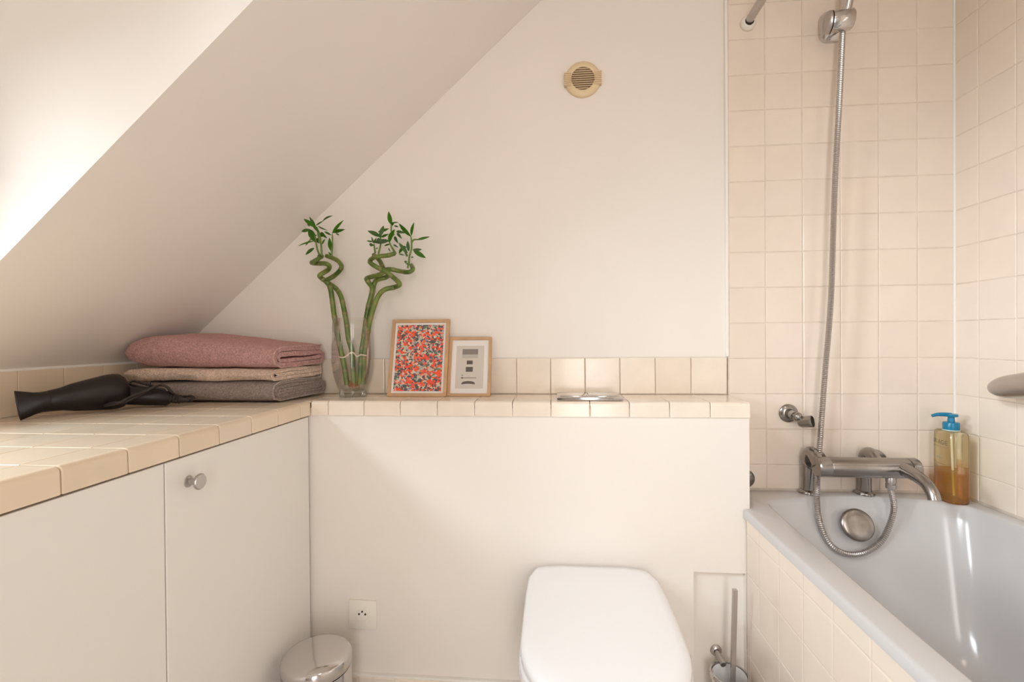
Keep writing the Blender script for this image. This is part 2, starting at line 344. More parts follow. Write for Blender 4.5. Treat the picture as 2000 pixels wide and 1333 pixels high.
# right wall tiles; beyond the frame they are one mass
ry = [D - .0095] + [1.3498 - T * k for k in range(4)]
for i in range(4):
    for j in range(len(rows) - 1):
        put_tile(wall_right, ry[i + 1], ry[i], rows[j], rows[j + 1], 'x-', XR + .001, 0.006, TILE)
far = MB()
for k in range(22):
    y1 = 1.3498 - T * 3 - T * k; y0 = y1 - T
    for j in range(len(rows) - 1):
        far.box(XR - .005, XR + .001, y0 + .001, y1 - .001, rows[j] + .001, rows[j + 1] - .001)
far.obj('tile', TILE, wall_right, None, 'stuff')
# white strips: the tile edge on the back wall and the silicone in the tub corner
MB().box(0.4985, 0.5065, D - .0105, D + .002, 0.940, CEIL, .002).obj('trim_1', PAINT_WHITE, None, None, 'structure')
MB().box(XR - .0085, XR - .0035, D - .0130, D - .008, 0.56, CEIL, .002).obj('trim_2', GROUT_WHITE, None, None, 'structure')

# ------------------------------------------------------------------ left worktop and its backsplash
def edge_profile(top_depth, drop, th=0.008, r=0.009):
    """section of a rounded edge tile: u = depth behind the front face, v = below the top"""
    P = [(top_depth, 0), (r + .004, 0), (r, 0)]
    for k in range(1, 6):
        a = PI / 2 * k / 6; P.append((r - r * math.sin(a), -(r - r * math.cos(a))))
    P += [(0, -r), (0, -r - .004), (0, -drop), (th, -drop), (th, -th), (top_depth, -th)]
    return P
def edge_tile(parent, a0, a1, origin, run, back, m, top_depth=0.064, drop=0.0395, name='edge_tile'):
    """a rounded edge tile from a0 to a1 along unit vector run, depth direction back"""
    P = edge_profile(top_depth, drop); w = a1 - a0 - 0.0018; b = MB(); rings = []
    cu = sum(p[0] for p in P) / len(P); cv = sum(p[1] for p in P) / len(P)
    for s_, k in ((-w / 2, 0.0009), (-w / 2 + .0014, 0), (-w / 2 + .0035, 0), (w / 2 - .0035, 0), (w / 2 - .0014, 0), (w / 2, 0.0009)):
        ring = []
        for u, v in P:
            du, dv = u - cu, v - cv; l = math.hypot(du, dv); u2, v2 = u - du / l * k, v - dv / l * k
            ring.append(run * s_ + back * u2 + Vector((0, 0, v2)))
        rings.append(ring)
    b.loops(rings)
    o = b.obj(name, m, parent, 24); o.location = Vector(origin) + run * ((a0 + a1) / 2)
    o.rotation_euler = (random.uniform(-.006, .006) * abs(run.x), random.uniform(-.006, .006) * abs(run.y), 0)
    return o
X, Y = Vector((1, 0, 0)), Vector((0, 1, 0))
counter = thing('tiled_worktop', 'cream tiled worktop with rounded edge tiles running over the white cupboards under the slope', 'worktop', (XC, 0.5, ZTB))
def par(p):      # keep world placement when parenting to a moved Empty
    return p
def sub(o, parent):
    o.parent = parent; o.matrix_parent_inverse = parent.matrix_basis.inverted(); return o
slab = MB().box(XL, XC + -.0085, YN, D, ZTB + .001, ZT - .0085).obj('slab', GROUT_TOP); sub(slab, counter)
grb = MB().box(XL, XC - .0615, YN, D, ZT - .009, ZT - .0012).obj('grout_bed', GROUT_TOP); sub(grb, counter)
yj = [0.5907 + .1027 * k for k in range(-4, 7)]
yj = [y for y in yj if y < 1.25]
ye = [yj[0] - .1027] + yj + [DF + .002]
for i in range(len(ye) - 1):
    sub(edge_tile(None, ye[i], ye[i + 1], (XC, 0, ZT), Y, -X, TILE_TOP), counter)
yt = [0.5907 + .1027 * k for k in range(-5, 9)]
yt = [y for y in yt if y < D - .03] + [D - .001]
xt = [XC - .064 - .1027 * k for k in range(6)]; xt[-1] = XL + .007
# around the inside corner the edge piece gives way to the ledge, so the first column only starts past it
for i in range(5):
    for j in range(len(yt) - 1):
        sub(put_tile(None, xt[i + 1], xt[i], yt[j], yt[j + 1], 'z', ZT - .006, 0.006, TILE_TOP, jit=0.002), counter)
sub(put_tile(None, xt[0], XC, DF + .002, D - .001, 'z', ZT - .006, .006, TILE_TOP, jit=.001), counter)
# the run behind the camera, one mass
rest = MB(); y1_ = ye[0]
while y1_ > YN + .01:
    y0_ = max(YN + .001, y1_ - .1027)
    rest.box(XC - .064 + .001, XC, y0_ + .001, y1_ - .001, ZT - .0395, ZT, .002)
    for i in range(5): rest.box(xt[i + 1] + .001, xt[i] - .001, y0_ + .001, y1_ - .001, ZT - .006, ZT)
    y1_ = y0_
sub(rest.obj('tile', TILE_TOP, None, None, 'stuff'), counter)
rest = MB(); y1_ = 0.9829 - .1035 * 6
while y1_ > YN + .01:
    y0_ = max(YN + .001, y1_ - .1035); rest.box(XL + .002, XL + .008, y0_ + .001, y1_ - .001, ZT, zl - .0045); y1_ = y0_
rest.obj('tile', TILE_TOP, wall_left, None, 'stuff')
back_left = [0.9829 + .1035 * k for k in range(-6, 4)] + [D - .009]
bl = MB().box(XL, XL + .005, YN, D, ZT - .001, zl - .002).obj('tile_bed', GROUT_WHITE, wall_left)
for i in range(len(back_left) - 1):
    put_tile(wall_left, back_left[i], back_left[i + 1], ZT, zl - .0045, 'x+', XL + .002, .006, TILE_TOP)

# cupboard below: body, two doors, one knob
cab = thing('cupboard', 'white painted low cupboard with plain doors under the tiled worktop', 'cupboard', (XC - .2, 0.6, FL))
sub(MB().box(XL + .001, XC - .024, YN + .01, DF - .005, FL + .001, ZTB - .004).obj('body', DARK), cab)
sub(MB().box(XC - .0225, XC - .003, .768, 1.2515, FL + .02, ZTB - .0035, .0015).obj('door', PAINT_DOOR), cab)
dr2 = sub(MB().box(XC - .0225, XC - .003, .262, .765, FL + .02, ZTB - .0035, .0015).obj('door', PAINT_DOOR), cab)
sub(MB().box(XC - .0225, XC - .003, -.30, .259, FL + .02, ZTB - .0035, .0015).obj('door', PAINT_DOOR), cab)
door1 = [o for o in cab.children if o.name == 'door'][0]
kn = MB().lathe([(.0005, 0), (.011, 0), (.0105, .002), (.0062, .004), (.0056, .013), (.0075, .017), (.0135, .0195), (.0148, .0215), (.0148, .0235), (.0132, .0255), (.0005, .0262)], 28, axis((XC - .003, .8195, .7395), (1, 0, 0)))
k = kn.obj('knob', STEEL_SATIN, None, 40); sub(k, door1); k['label'] = 'round satin metal knob'

# ------------------------------------------------------------------ ledge over the cistern
ledge = thing('tiled_ledge', 'narrow cream tiled ledge along the back wall above the toilet', 'ledge', (-.08, 1.35, ZTB))
XE = 0.4995
sub(MB().box(XC + .001, XE - .004, DF + .0085, D - .001, ZTB + .001, ZT - .0085).obj('slab', GROUT), ledge)
sub(MB().box(XC + .001, XE - .006, DF + .0615, D - .001, ZT - .009, ZT - .0014).obj('grout_bed', GROUT), ledge)
xj = [XC + .0015] + [-.6198 + T * k for k in range(11)] + [XE]
for i in range(len(xj) - 1):
    sub(edge_tile(None, xj[i], xj[i + 1], (0, DF, ZT), X, Y, TILE_HAND), ledge)
    sub(put_tile(None, xj[i], xj[i + 1], DF + .064, D - .010, 'z', ZT - .006, .006, TILE_HAND, jit=.003), ledge)
# backsplash course
MB().box(XL, .4995, D - .004, D, ZT - .002, .9365).obj('tile_bed', GROUT, wall_back)
xs = [-.111 + T * k for k in range(-11, 6)] + [.5005]
for i in range(len(xs) - 1):
    put_tile(wall_back, xs[i], xs[i + 1], ZT + .0005, .9385, 'y', D - .003, .007, TILE_HAND, jit=.008)
# skirting tiles at the foot of the casing
sk = MB().box(XC, NX0 - .004, yb - .011, yb, FL, .0815, .001).obj('baseboard_back', GROUT_WHITE, None, None, 'structure')
sj = [-.64 + .1018 * k for k in range(10)]
for i in range(len(sj) - 1):
    put_tile(sk, sj[i], sj[i + 1], FL, .0770, 'y', yb - .009, .005, TILE_HAND)
put_tile(sk, sj[-1], NX0 - .004, FL, .0770, 'y', yb - .009, .005, TILE_HAND)

# ------------------------------------------------------------------ bathtub and tiled bath panel
ZR = .556
BX0, BX1, BY0, BY1 = .4815, XR - .006, -.27, D - .0115
tub = thing('bathtub', 'white built-in bathtub in the tiled corner with a long sloping inside', 'bathtub', (.8, .6, FL))
inner_half = [(.5335, -.02), (.5310, .25), (.5305, .55), (.5320, .71), (.5375, .86), (.5480, 1.10), (.5545, 1.22), (.5580, 1.285), (.5660, 1.314), (.5850, 1.329), (.6370, 1.352), (.7260, 1.373), (.7900, 1.3815), (.8640, 1.3805), (.9490, 1.370), (1.012, 1.353), (1.045, 1.334), (1.066, 1.305), (1.074, 1.256), (1.0745, 1.18), (1.074, .86), (1.073, .55), (1.073, .25), (1.071, -.02), (1.05, -.10), (.98, -.17), (.80, -.195), (.63, -.17), (.555, -.10)]
inner = [(p.x, p.y) for p in spline([(x, y, 0) for x, y in inner_half], 4, True)]
cx, cy = .805, .60
outer = []
for (x, y) in inner:
    dx, dy = x - cx, y - cy; t_ = min((BX0 - cx) / dx if dx < 0 else 1e9, (BX1 - cx) / dx if dx > 0 else 1e9, (BY0 - cy) / dy if dy < 0 else 1e9, (BY1 - cy) / dy if dy > 0 else 1e9)
    outer.append((cx + dx * t_, cy + dy * t_))
# sharpen: snap the nearest sample onto each corner
for c in ((BX0, BY0), (BX1, BY0), (BX0, BY1), (BX1, BY1)):
    i = min(range(len(outer)), key=lambda q: math.hypot(outer[q][0] - c[0], outer[q][1] - c[1])); outer[i] = c
NOTCH = DF + .0035
def notch(p): return (max(p[0], .4990), p[1]) if p[1] > NOTCH else p
i_n = min(range(len(outer)), key=lambda q: abs(outer[q][1] - NOTCH) + abs(outer[q][0] - BX0))
outer[i_n] = (BX0, NOTCH); 
j_n = i_n + 1; outer[j_n] = (.4990, NOTCH + .001)
outer = [notch(p) if q not in (i_n,) else p for q, p in enumerate(outer)]
def inset(p, dx, dyb, dyf):
    hx = .272; x = cx + (p[0] - cx) * (1 - dx / hx)
    if p[1] > cy: y = cy + (p[1] - cy) * (1 - dyb / .78)
    else: y = cy + (p[1] - cy) * (1 - dyf / .79)
    return x, y
def off(p, d):          # pull an outer point inwards by d
    return (min(max(p[0], BX0 + d), BX1 - d), min(max(p[1], BY0 + d), BY1 - d))
rings = [[(*off(p, .012), ZR - .030) for p in outer], [(*p, ZR - .022) for p in outer], [(*p, ZR - .006) for p in outer], [(*off(p, .002), ZR - .0018) for p in outer], [(*off(p, .007), ZR) for p in outer]]
for dx, dyb, dyf, z in ((-.004, -.004, -.004, ZR), (0, 0, 0, ZR - .001), (.003, .003, .004, ZR - .004), (.006, .007, .010, ZR - .012), (.012, .020, .030, ZR - .045), (.022, .043, .075, ZR - .11), (.034, .070, .14, ZR - .19), (.048, .098, .21, ZR - .27), (.064, .128, .28, ZR - .33), (.088, .170, .34, ZR - .375), (.125, .225, .40, ZR - .398), (.19, .34, .55, ZR - .405)):
    rings.append([(*inset(p, dx, dyb, dyf), z) for p in inner])
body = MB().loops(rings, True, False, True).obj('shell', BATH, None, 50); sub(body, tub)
# round overflow plate with knob on the sloping end
ov = Vector((.800, 1.3335, .4945)); od = Vector((-.02, -.93, .36))
o_ = MB().lathe([(.0005, -.006), (.036, -.006), (.041, -.001), (.0415, .003), (.040, .006), (.036, .0085), (.022, .0095), (.0005, .0098)], 36, axis(ov, od)).obj('overflow_knob', DARK_METAL, None, 40); sub(o_, tub); o_['label'] = 'dull round metal overflow knob'

PX = .4886
panel = sub(MB().box(PX + .0015, PX + .009, BY0, DF + .003, FL, ZR - .0225).obj('side_panel', GROUT), tub); panel['label'] = 'cream tiled side panel of the bathtub'
zr_ = [FL, .087, .1885, .290, .3915, .4935, ZR - .0225]
yc_ = [DF + .003] + [1.1858 - .1013 * k for k in range(6)]
yh_ = [DF + .003, 1.2346, 1.0815] + [.9832 - .1013 * k for k in range(4)]
for r in range(6):
    ys_ = yh_ if r < 3 else yc_
    for i in range(len(ys_) - 1):
        put_tile(panel, ys_[i + 1], ys_[i], zr_[r], zr_[r + 1], 'x-', PX + .0058, .006, TILE)
far = MB()
for k in range(9):
    for r in range(6):
        far.box(PX, PX + .006, 1.1858 - .1013 * (k + 6) + .001, 1.1858 - .1013 * (k + 5) - .001, zr_[r] + .001, zr_[r + 1] - .001)
far.obj('tile', TILE, panel, None, 'stuff')

# ------------------------------------------------------------------ bath mixer on two pillars
mixer = thing('bath_mixer', 'brushed metal two-pillar bath mixer tap on the tub rim', 'tap', (.78, 1.40, ZR))
MY, MZ = 1.335, .6475
sub(MB().lathe([(.0005, 0), (.0235, 0), (.0262, .0025), (.0265, .03), (.0260, .031), (.0265, .032), (.0265, .225), (.0245, .2262), (.0245, .2290), (.0265, .230), (.0268, .248), (.025, .2515), (.0005, .252)], 40, axis((.698, MY, MZ), (1, 0, 0))).obj('body', STEEL, None, 30), mixer)
for px_ in (.7105, .862):
    p = sub(MB().tube(spline([(px_, 1.4015, ZR - .001), (px_, 1.4015, ZR + .05), (px_, 1.4010, MZ + .004), (px_, 1.3945, MZ + .022), (px_, 1.378, MZ + .027), (px_, 1.355, MZ + .012), (px_, 1.345, MZ)], 5), .0160, 24).obj('pillar', STEEL, None, 40), mixer)
    MB_ = MB().lathe([(.0235, 0), (.0240, .004), (.0225, .007), (.0185, .0095), (.0158, .0105)], 28, axis((px_, 1.4015, ZR), (0, 0, 1)))
    f_ = MB_.obj('flange', STEEL, None, 40); f_.parent = p
    u_ = MB().lathe([(.0005, -.022), (.027, -.022), (.030, -.017), (.0305, 0), (.029, .004), (.0005, .006)], 28, axis((px_ + .018 if px_ > .8 else px_ + .012, 1.387, MZ + .006), (0, -1, .08))).obj('union', STEEL, None, 40); u_.parent = p
sp = spline([(.905, MY - .010, MZ + .002), (.907, MY - .035, MZ - .001), (.909, MY - .062, MZ - .006), (.911, MY - .088, MZ - .017), (.912, MY - .104, MZ - .034), (.912, MY - .110, MZ - .048)], 6)
sub(MB().tube(sp, [.0185 - .005 * min(1, i / 18) for i in range(len(sp))], 24).obj('spout', STEEL, None, 50), mixer)
sub(MB().lathe([(.011, 0), (.0118, -.004), (.0118, -.014), (.0105, -.0155), (.0105, -.0175), (.0118, -.019), (.0116, -.030), (.009, -.032)], 24, axis((.886, MY, MZ - .024), (0, 0, 1)), True, True).obj('hose_outlet', STEEL_SATIN, None, 35), mixer)

# shower hose: ribbed tube, from the hand shower down behind the mixer, a loop into the tub and up to the outlet
hp = [at(1645.5, 64, 1.386), at(1642, 140, 1.380), at(1637.5, 230, 1.373), at(1632, 330, 1.374), at(1628, 430, 1.3745), at(1624, 560, 1.375), at(1619, 640, 1.375), at(1612, 720, 1.375), at(1606, 800, 1.3755), at(1601, 870, 1.3755), at(1597.5, 912, 1.374), at(1596, 945, 1.365), at(1595.5, 975, 1.347), at(1599, 1010, 1.335), at(1612, 1050, 1.325), at(1633, 1074, 1.318), at(1663, 1084, 1.316), at(1695, 1077, 1.318), at(1722, 1056, 1.322), at(1738, 1025, 1.328), at(1746, 990, 1.333), Vector((.886, MY, MZ - .056)), Vector((.886, MY, MZ - .046))]
raw = spline(hp, 24); path = [raw[0]]
acc = 0; step = .0026
for a, b_ in zip(raw, raw[1:]):
    d = (b_ - a).length; q = step - acc
    while q <= d:
        path.append(a + (b_ - a) * (q / d)); q += step
    acc = (acc + d) % step
hose = MB().tube(path, [.0064 if i % 2 else .0078 for i in range(len(path))], 10).obj('shower_hose', STEEL_SATIN, None, 30)
tag(hose, 'ribbed metal shower hose hanging in a loop into the bathtub', 'hose')

# wall bracket and hand shower at the top edge of the picture
br = thing('shower_bracket', 'chrome swivelling wall bracket that holds the hand shower high on the tiles', 'bracket', (.78, 1.425, 1.85))
A_, B_ = at(1613, 45, 1.374), at(1666, 37, 1.362); dv = (B_ - A_).normalized()
sub(MB().lathe([(.0005, -.002), (.022, -.002), (.027, .001), (.0285, .004), (.0285, .009)], 32, axis(A_, dv)).obj('end_cap', STEEL_SATIN, None, 40), br)
sub(MB().lathe([(.0275, .009), (.0275, .0125)], 32, axis(A_, dv)).obj('seal', BLACK), br)
sub(MB().lathe([(.0005, .0125), (.0265, .0125), (.0268, .014), (.0262, (B_ - A_).length - .004), (.023, (B_ - A_).length), (.0005, (B_ - A_).length)], 32, axis(A_, dv)).obj('cradle', CHROME, None, 40), br)
w_ = at(1620, 60, 1.41)
bw = MB(); r_ = []
for y_, s_ in ((D - .0095, 1.0), (D - .022, .96), (D - .034, .74), (D - .042, .58)):
    q = []
    for k_ in range(24):
        a = 2 * PI * k_ / 24; c_, s2 = math.cos(a), math.sin(a); e_ = 0.6
        q.append((.7865 + .033 * s_ * math.copysign(abs(c_) ** e_, c_), y_, 1.868 + (.043 * s_ + (.0 if s2 < 0 else .0)) * math.copysign(abs(s2) ** e_, s2) + (1 - s_) * .012))
    r_.append(q)
sub(bw.loops(r_).obj('wall_mount', CHROME, None, 45), br)
hs = thing('hand_shower', 'chrome handle of the hand shower leaning out of its wall bracket', 'shower', at(1650, 30, 1.372))
h0, h1 = at(1645.5, 62, 1.386), at(1662, -25, 1.352)
hd = (h1 - h0).normalized()
sub(MB().tube([h0, h0 + hd * .012], .0085, 16).obj('hose_nut', STEEL_SATIN, None, 40), hs)
sub(MB().tube([h0 + hd * .012, h0 + hd * .045, h0 + hd * .09, h0 + hd * .100], [.0092, .0118, .0128, .0128], 20).obj('handle', CHROME, None, 40), hs)
sub(MB().tube([h0 + hd * .100, h0 + hd * .104], .0132, 20).obj('seal', BLACK), hs)
sub(MB().tube([h0 + hd * .104, h0 + hd * .16, h0 + hd * .20], [.0128, .0135, .016], 20).obj('neck', CHROME, None, 40), hs)
hh = h0 + hd * .225
sub(MB().lathe([(.0005, -.012), (.035, -.010), (.046, 0), (.046, .010), (.0005, .012)], 32, axis(hh, (.1, -.55, -.45))).obj('spray_head', CHROME, None, 40), hs)

# small low wall holder and a half-hidden chrome rosette behind the ledge end
lh = thing('shower_holder', 'small chrome swivel holder for the hand shower, low on the tiles beside the ledge', 'bracket', (.667, D - .01, .775))
c0 = Vector((.6680, D - .0095, .7775))
sub(MB().lathe([(.0005, 0), (.0255, 0), (.026, .004), (.0235, .007), (.014, .010), (.0115, .016), (.0115, .024), (.0005, .025)], 32, axis(c0, (0, -1, 0))).obj('rosette', STEEL, None, 40), lh)
c1 = c0 + Vector((.012, -.028, -.006))
sub(MB().lathe([(.0005, -.012), (.009, -.0105), (.0135, -.004), (.0135, .004), (.009, .0105), (.0005, .012)], 24, axis(c1, (.7, -.5, -.5))).obj('ball_joint', STEEL, None, 60), lh)
c2 = c1 + Vector((.016, -.012, -.012))
cup = sub(MB().lathe([(.0005, -.017), (.0125, -.017), (.0150, -.012), (.0165, .017), (.0145, .018), (.0120, -.010), (.0005, -.011)], 28, axis(c2, (.62, -.60, .18))).obj('cup', STEEL, None, 40), lh)
d_ = MB().lathe([(.0142, .0155), (.0005, .013)], 24, axis(c2, (.62, -.60, .18))).obj('socket', DARK, None); d_.parent = cup
ros = MB().lathe([(.0005, 0), (.026, 0), (.0265, .004), (.022, .008), (.0005, .012)], 32, axis((.5480, D - .0098, .5880), (0, -1, 0))).obj('pipe_rosette', DARK_METAL, None, 40)
tag(ros, 'dull metal pipe rosette half hidden behind the ledge corner just above the tub', 'rosette')

# curtain rod over the tub edge
rod = thing('curtain_rod', 'thin grey shower curtain rod running from a white wall socket towards the camera', 'rod', (.560, D - .01, 1.895))
sub(MB().lathe([(.0005, 0), (.0185, 0), (.0205, .005), (.0200, .012), (.0160, .017), (.0125, .0175)], 32, axis((.5605, D - .0098, 1.893), (0, -1, 0))).obj('wall_socket', WHITE_PL, None, 40), rod)
sub(MB().tube([(.5605, D - .014, 1.896), (.5605, YN + .005, 1.896)], .0112, 20).obj('tube', STEEL_SATIN, None, 40), rod)

# ------------------------------------------------------------------ soap bottle in the tub corner
BC = Vector((1.0585, 1.3660, ZR)); bn = Vector((-.97, .24, 0)).normalized(); bt = Vector((.24, .97, 0)).normalized() * -1   # bt: reading direction
bot = thing('pump_bottle', 'clear pump bottle of amber oil with a blue pump in the tub corner', 'bottle', BC)
HW, HT = .0445, .0290
def bring(z, s_=1.0, dz=0, n=48, e_=.62):
    out = []
    for k_ in range(n):
        a = 2 * PI * k_ / n; c_, s2 = math.cos(a), math.sin(a)
        out.append(BC + bt * (HW * s_ * math.copysign(abs(c_) ** e_, c_)) + bn * ((HT - HW * (1 - s_) * .5) * math.copysign(abs(s2) ** .8, s2)) + Vector((0, 0, z)))
    return out
sub(MB().loops([bring(.0, .93), bring(.004, .985), bring(.010), bring(.165), bring(.176, .985), bring(.182, .93), bring(.1855, .80), bring(.187, .45)], True, True, True).obj('body', BOTTLE, None, 45), bot)
def liq(z, s_): return [BC + (p - BC - Vector((0, 0, z))) * s_ + Vector((0, 0, z)) for p in bring(z)]
sub(MB().loops([liq(.003, .92), liq(.008, .965), liq(.080, .965)], True, True, True).obj('liquid', LIQUID, None, 45), bot)
M0 = Matrix.Translation(BC)
pump = sub(MB().lathe([(.0175, .186), (.0178, .187), (.0178, .206), (.0165, .2085), (.0080, .2095), (.0072, .222), (.0135, .2235), (.0145, .226), (.0140, .2305), (.0005, .232)], 32, M0, True).obj('pump', BLUE, None, 40), bot)
nz_ = [BC + Vector((0, 0, .2275)), BC + bn * .018 + Vector((0, 0, .2285)), BC + bn * .030 + Vector((0, 0, .2275)), BC + bn * .042 + Vector((0, 0, .2235))]
s_ = MB().tube(spline(nz_, 4), [.0060 - .0022 * i / 12 for i in range(13)], 14).obj('nozzle', BLUE, None, 50); s_.parent = pump
t_ = MB().tube([BC + Vector((0, 0, .185)), BC + Vector((.003, 0, .10)), BC + Vector((.006, 0, .012))], .0028, 8).obj('dip_tube', WHITE_PL, None, 50); sub(t_, bot)
sub(MB().lathe([(.0180, .1845), (.0182, .1855), (.0182, .1882), (.0178, .189)], 32, M0).obj('collar', mat('pale_collar', (.55, .66, .55), .4), None, 40), bot)
def surf(u, z, lift=.0006):
    """point on the bottle's front at arc distance u from its middle (reading direction)"""
    # walk the ring to find the arc position
    n = 480; pts = []
    for k_ in range(n + 1):
        a = PI * (k_ / n); c_, s2 = -math.cos(a), math.sin(a)
        pts.append((HW * math.copysign(abs(c_) ** .62, c_), HT * abs(s2) ** .8))
    mid = n // 2; k_ = mid; acc_ = 0; sg = 1 if u > 0 else -1
    while abs(acc_) < abs(u) and 0 < k_ < n:
        q = k_ + sg; acc_ += math.hypot(pts[q][0] - pts[k_][0], pts[q][1] - pts[k_][1]); k_ = q
    x_, y_ = pts[k_]; q = 1 + lift / HT
    return BC + bt * x_ * (1 + lift / HW) + bn * y_ * q + Vector((0, 0, z))
def bottle_text(txt, size, u0, z0, m, name):
    cu = bpy.data.curves.new('text', 'FONT'); cu.body = txt; cu.size = size; cu.align_x = 'CENTER'; cu.space_character = 1.15
    to = bpy.data.objects.new('text', cu); COL.objects.link(to)
    bpy.context.view_layer.update()
    me = to.evaluated_get(bpy.context.evaluated_depsgraph_get()).to_mesh(); vs = [v.co.copy() for v in me.vertices]; fs = [tuple(p.vertices) for p in me.polygons]
    bpy.data.objects.remove(to); bpy.data.curves.remove(cu)
    b = MB(); b.add([surf(v.x + u0, v.y + z0) for v in vs], fs)
    return sub(b.obj(name, m), bot)
bottle_text('URIAGE', .0165, .004, .151, INK, 'lettering')
for (u_0, u_1, z_, h_, m_) in ((-.03, .036, .143, .0012, INK_LINE), (-.036, .044, .0985, .0010, INK_LINE), (-.036, .044, .0855, .0007, INK_LINE), (-.036, -.035, .0985, .03, INK_LINE), (-.005, .018, .114, .0016, INK_BLUE), (-.010, .012, .090, .0016, INK_BLUE)):
    b = MB(); n = 10; vs = []
    for i in range(n + 1):
        u = u_0 + (u_1 - u_0) * i / n; vs += [surf(u, z_), surf(u, z_ + h_)]
    b.add(vs, [(2 * i, 2 * i + 2, 2 * i + 3, 2 * i + 1) for i in range(n)]); sub(b.obj('printed_line', m_), bot)
# label on the back with its rows of small print
lb = MB(); vs = []
for i in range(9):
    x_ = -.030 + .0635 * i / 8; p_ = BC + bt * x_ - bn * (HT * (1 - abs(x_ / HW) ** 3.2) ** .5 * 1.02 + .0004)
    vs += [p_ + Vector((0, 0, .018)), p_ + Vector((0, 0, .162))]
lb.add(vs, [(2 * i, 2 * i + 2, 2 * i + 3, 2 * i + 1) for i in range(8)]); sub(lb.obj('back_label', LABELM, None, 60), bot)

# thick grab handle on the right wall, cut by the picture edge
gh = thing('grab_handle', 'thick rounded satin metal grab handle on the tiled right wall', 'handle', (XR - .05, 1.05, .88))
gp, gr = [], []
for i in range(40):
    f_ = i / 39; y_ = 1.262 - .46 * f_; gp.append(Vector((1.066 + .0 * f_, y_, .8655 + .014 * min(1, f_ * 4) + .030 * f_)))
    e_ = min(1, f_ * 8.5, (1 - f_) * 8.5); gr.append(.0005 + (.0240 + .008 * min(1, f_ * 3)) * math.sqrt(max(0, 1 - (1 - e_) ** 2)))
sub(MB().tube(gp, gr, 28).obj('grip', STEEL_SATIN, None, 60), gh)
for y_ in (1.13, .88):
    f_ = (1.262 - y_) / .46
    sub(MB().tube([(1.07, y_, .886 + .03 * f_), (XR - .0055, y_, .886 + .03 * f_)], .011, 16).obj('post', STEEL_SATIN, None, 40), gh)

# ------------------------------------------------------------------ objects on the ledge
fp = thing('flush_plate', 'chrome dual toilet flush plate set on top of the tiled ledge', 'flush plate', (.092, 1.325, ZT))
sub(MB().box(.008, .183, 1.272, 1.383, ZT + .0005, ZT + .0105, .002).obj('plate', CHROME, None, 40), fp)
for a, b_ in ((.016, .092), (.0945, .175)):
    sub(MB().box(a, b_, 1.284, 1.372, ZT + .0095, ZT + .0125, .0012).obj('button', CHROME, None, 40), fp)

def frame(name, label, xc, y0, y1, w, L_, border, depth):
    """picture frame leaning back against the wall: bottom front edge at y0, top back edge touches y1"""
    dy = y1 - depth - y0; ang = math.asin(dy / L_)
    t = thing(name, label, 'picture', (xc, y0, ZT + .0008), (-ang, 0, 0))
    # members in the frame's own plane: x across, z up, y into the wall
    h = w / 2
    MB().box(-h, -h + border, 0, depth, border, L_ - border, .0008).obj('stile', WOOD, t)
    MB().box(h - border, h, 0, depth, border, L_ - border, .0008).obj('stile', WOOD, t)
    MB().box(-h, h, 0, depth, 0, border, .0008).obj('rail', WOOD, t)
    MB().box(-h, h, 0, depth, L_ - border, L_, .0008).obj('rail', WOOD, t)
    MB().box(-h + .002, h - .002, depth - .004, depth - .001, .002, L_ - .002).obj('backing_board', WOOD, t)
    return t
f1 = frame('picture_frame', 'larger oak frame with a busy orange, grey and white confetti print', -.3995, 1.352, 1.4245, .1765, .2345, .0098, .014)
MB().box(-.080, .080, .0055, .0065, .008, .2265).obj('print_border', MATBOARD, f1)
MB().box(-.0715, .0715, .0045, .0056, .0165, .2180).obj('confetti_print', CONFETTI, f1)
f2 = frame('picture_frame', 'smaller oak frame with a pale mount and small grey shapes', -.2475, 1.362, 1.4245, .1275, .1790, .0085, .014)
MB().box(-.058, .058, .0055, .0065, .006, .1730).obj('mount', MATBOARD, f2)
MB().box(-.0415, .0415, .0048, .0056, .0235, .1530).obj('print_sheet', PRINT_BG, f2)
for (x0, x1, z0_, z1_, m_) in ((-.0235, .0235, .126, .1425, PRINT_GREY), (-.0235, .0235, .1150, .126, PRINT_LIGHT), (-.0095, .0085, .0960, .1075, PRINT_DARK), (-.0115, .0095, .0735, .0880, PRINT_DARK), (-.0245, .021, .0545, .0560, PRINT_DARK), (-.0245, -.0185, .0530, .0570, PRINT_DARK), (-.0235, -.019, .0620, .0640, PRINT_DARK)):
    MB().box(x0, x1, .0042, .0049, z0_, z1_, .0003).obj('printed_shape', m_, f2)
b = MB(); v_ = []
for i in range(13):
    x_ = -.0225 + .0395 * i / 12; k_ = 1 - ((i - 6) / 6) ** 2; v_ += [(x_, .0042, .0355 + .002 * k_), (x_, .0042, .0400 + .0055 * k_ ** .6)]
b.add(v_, [(2 * i, 2 * i + 2, 2 * i + 3, 2 * i + 1) for i in range(12)]); b.obj('printed_shape', PRINT_DARK, f2)

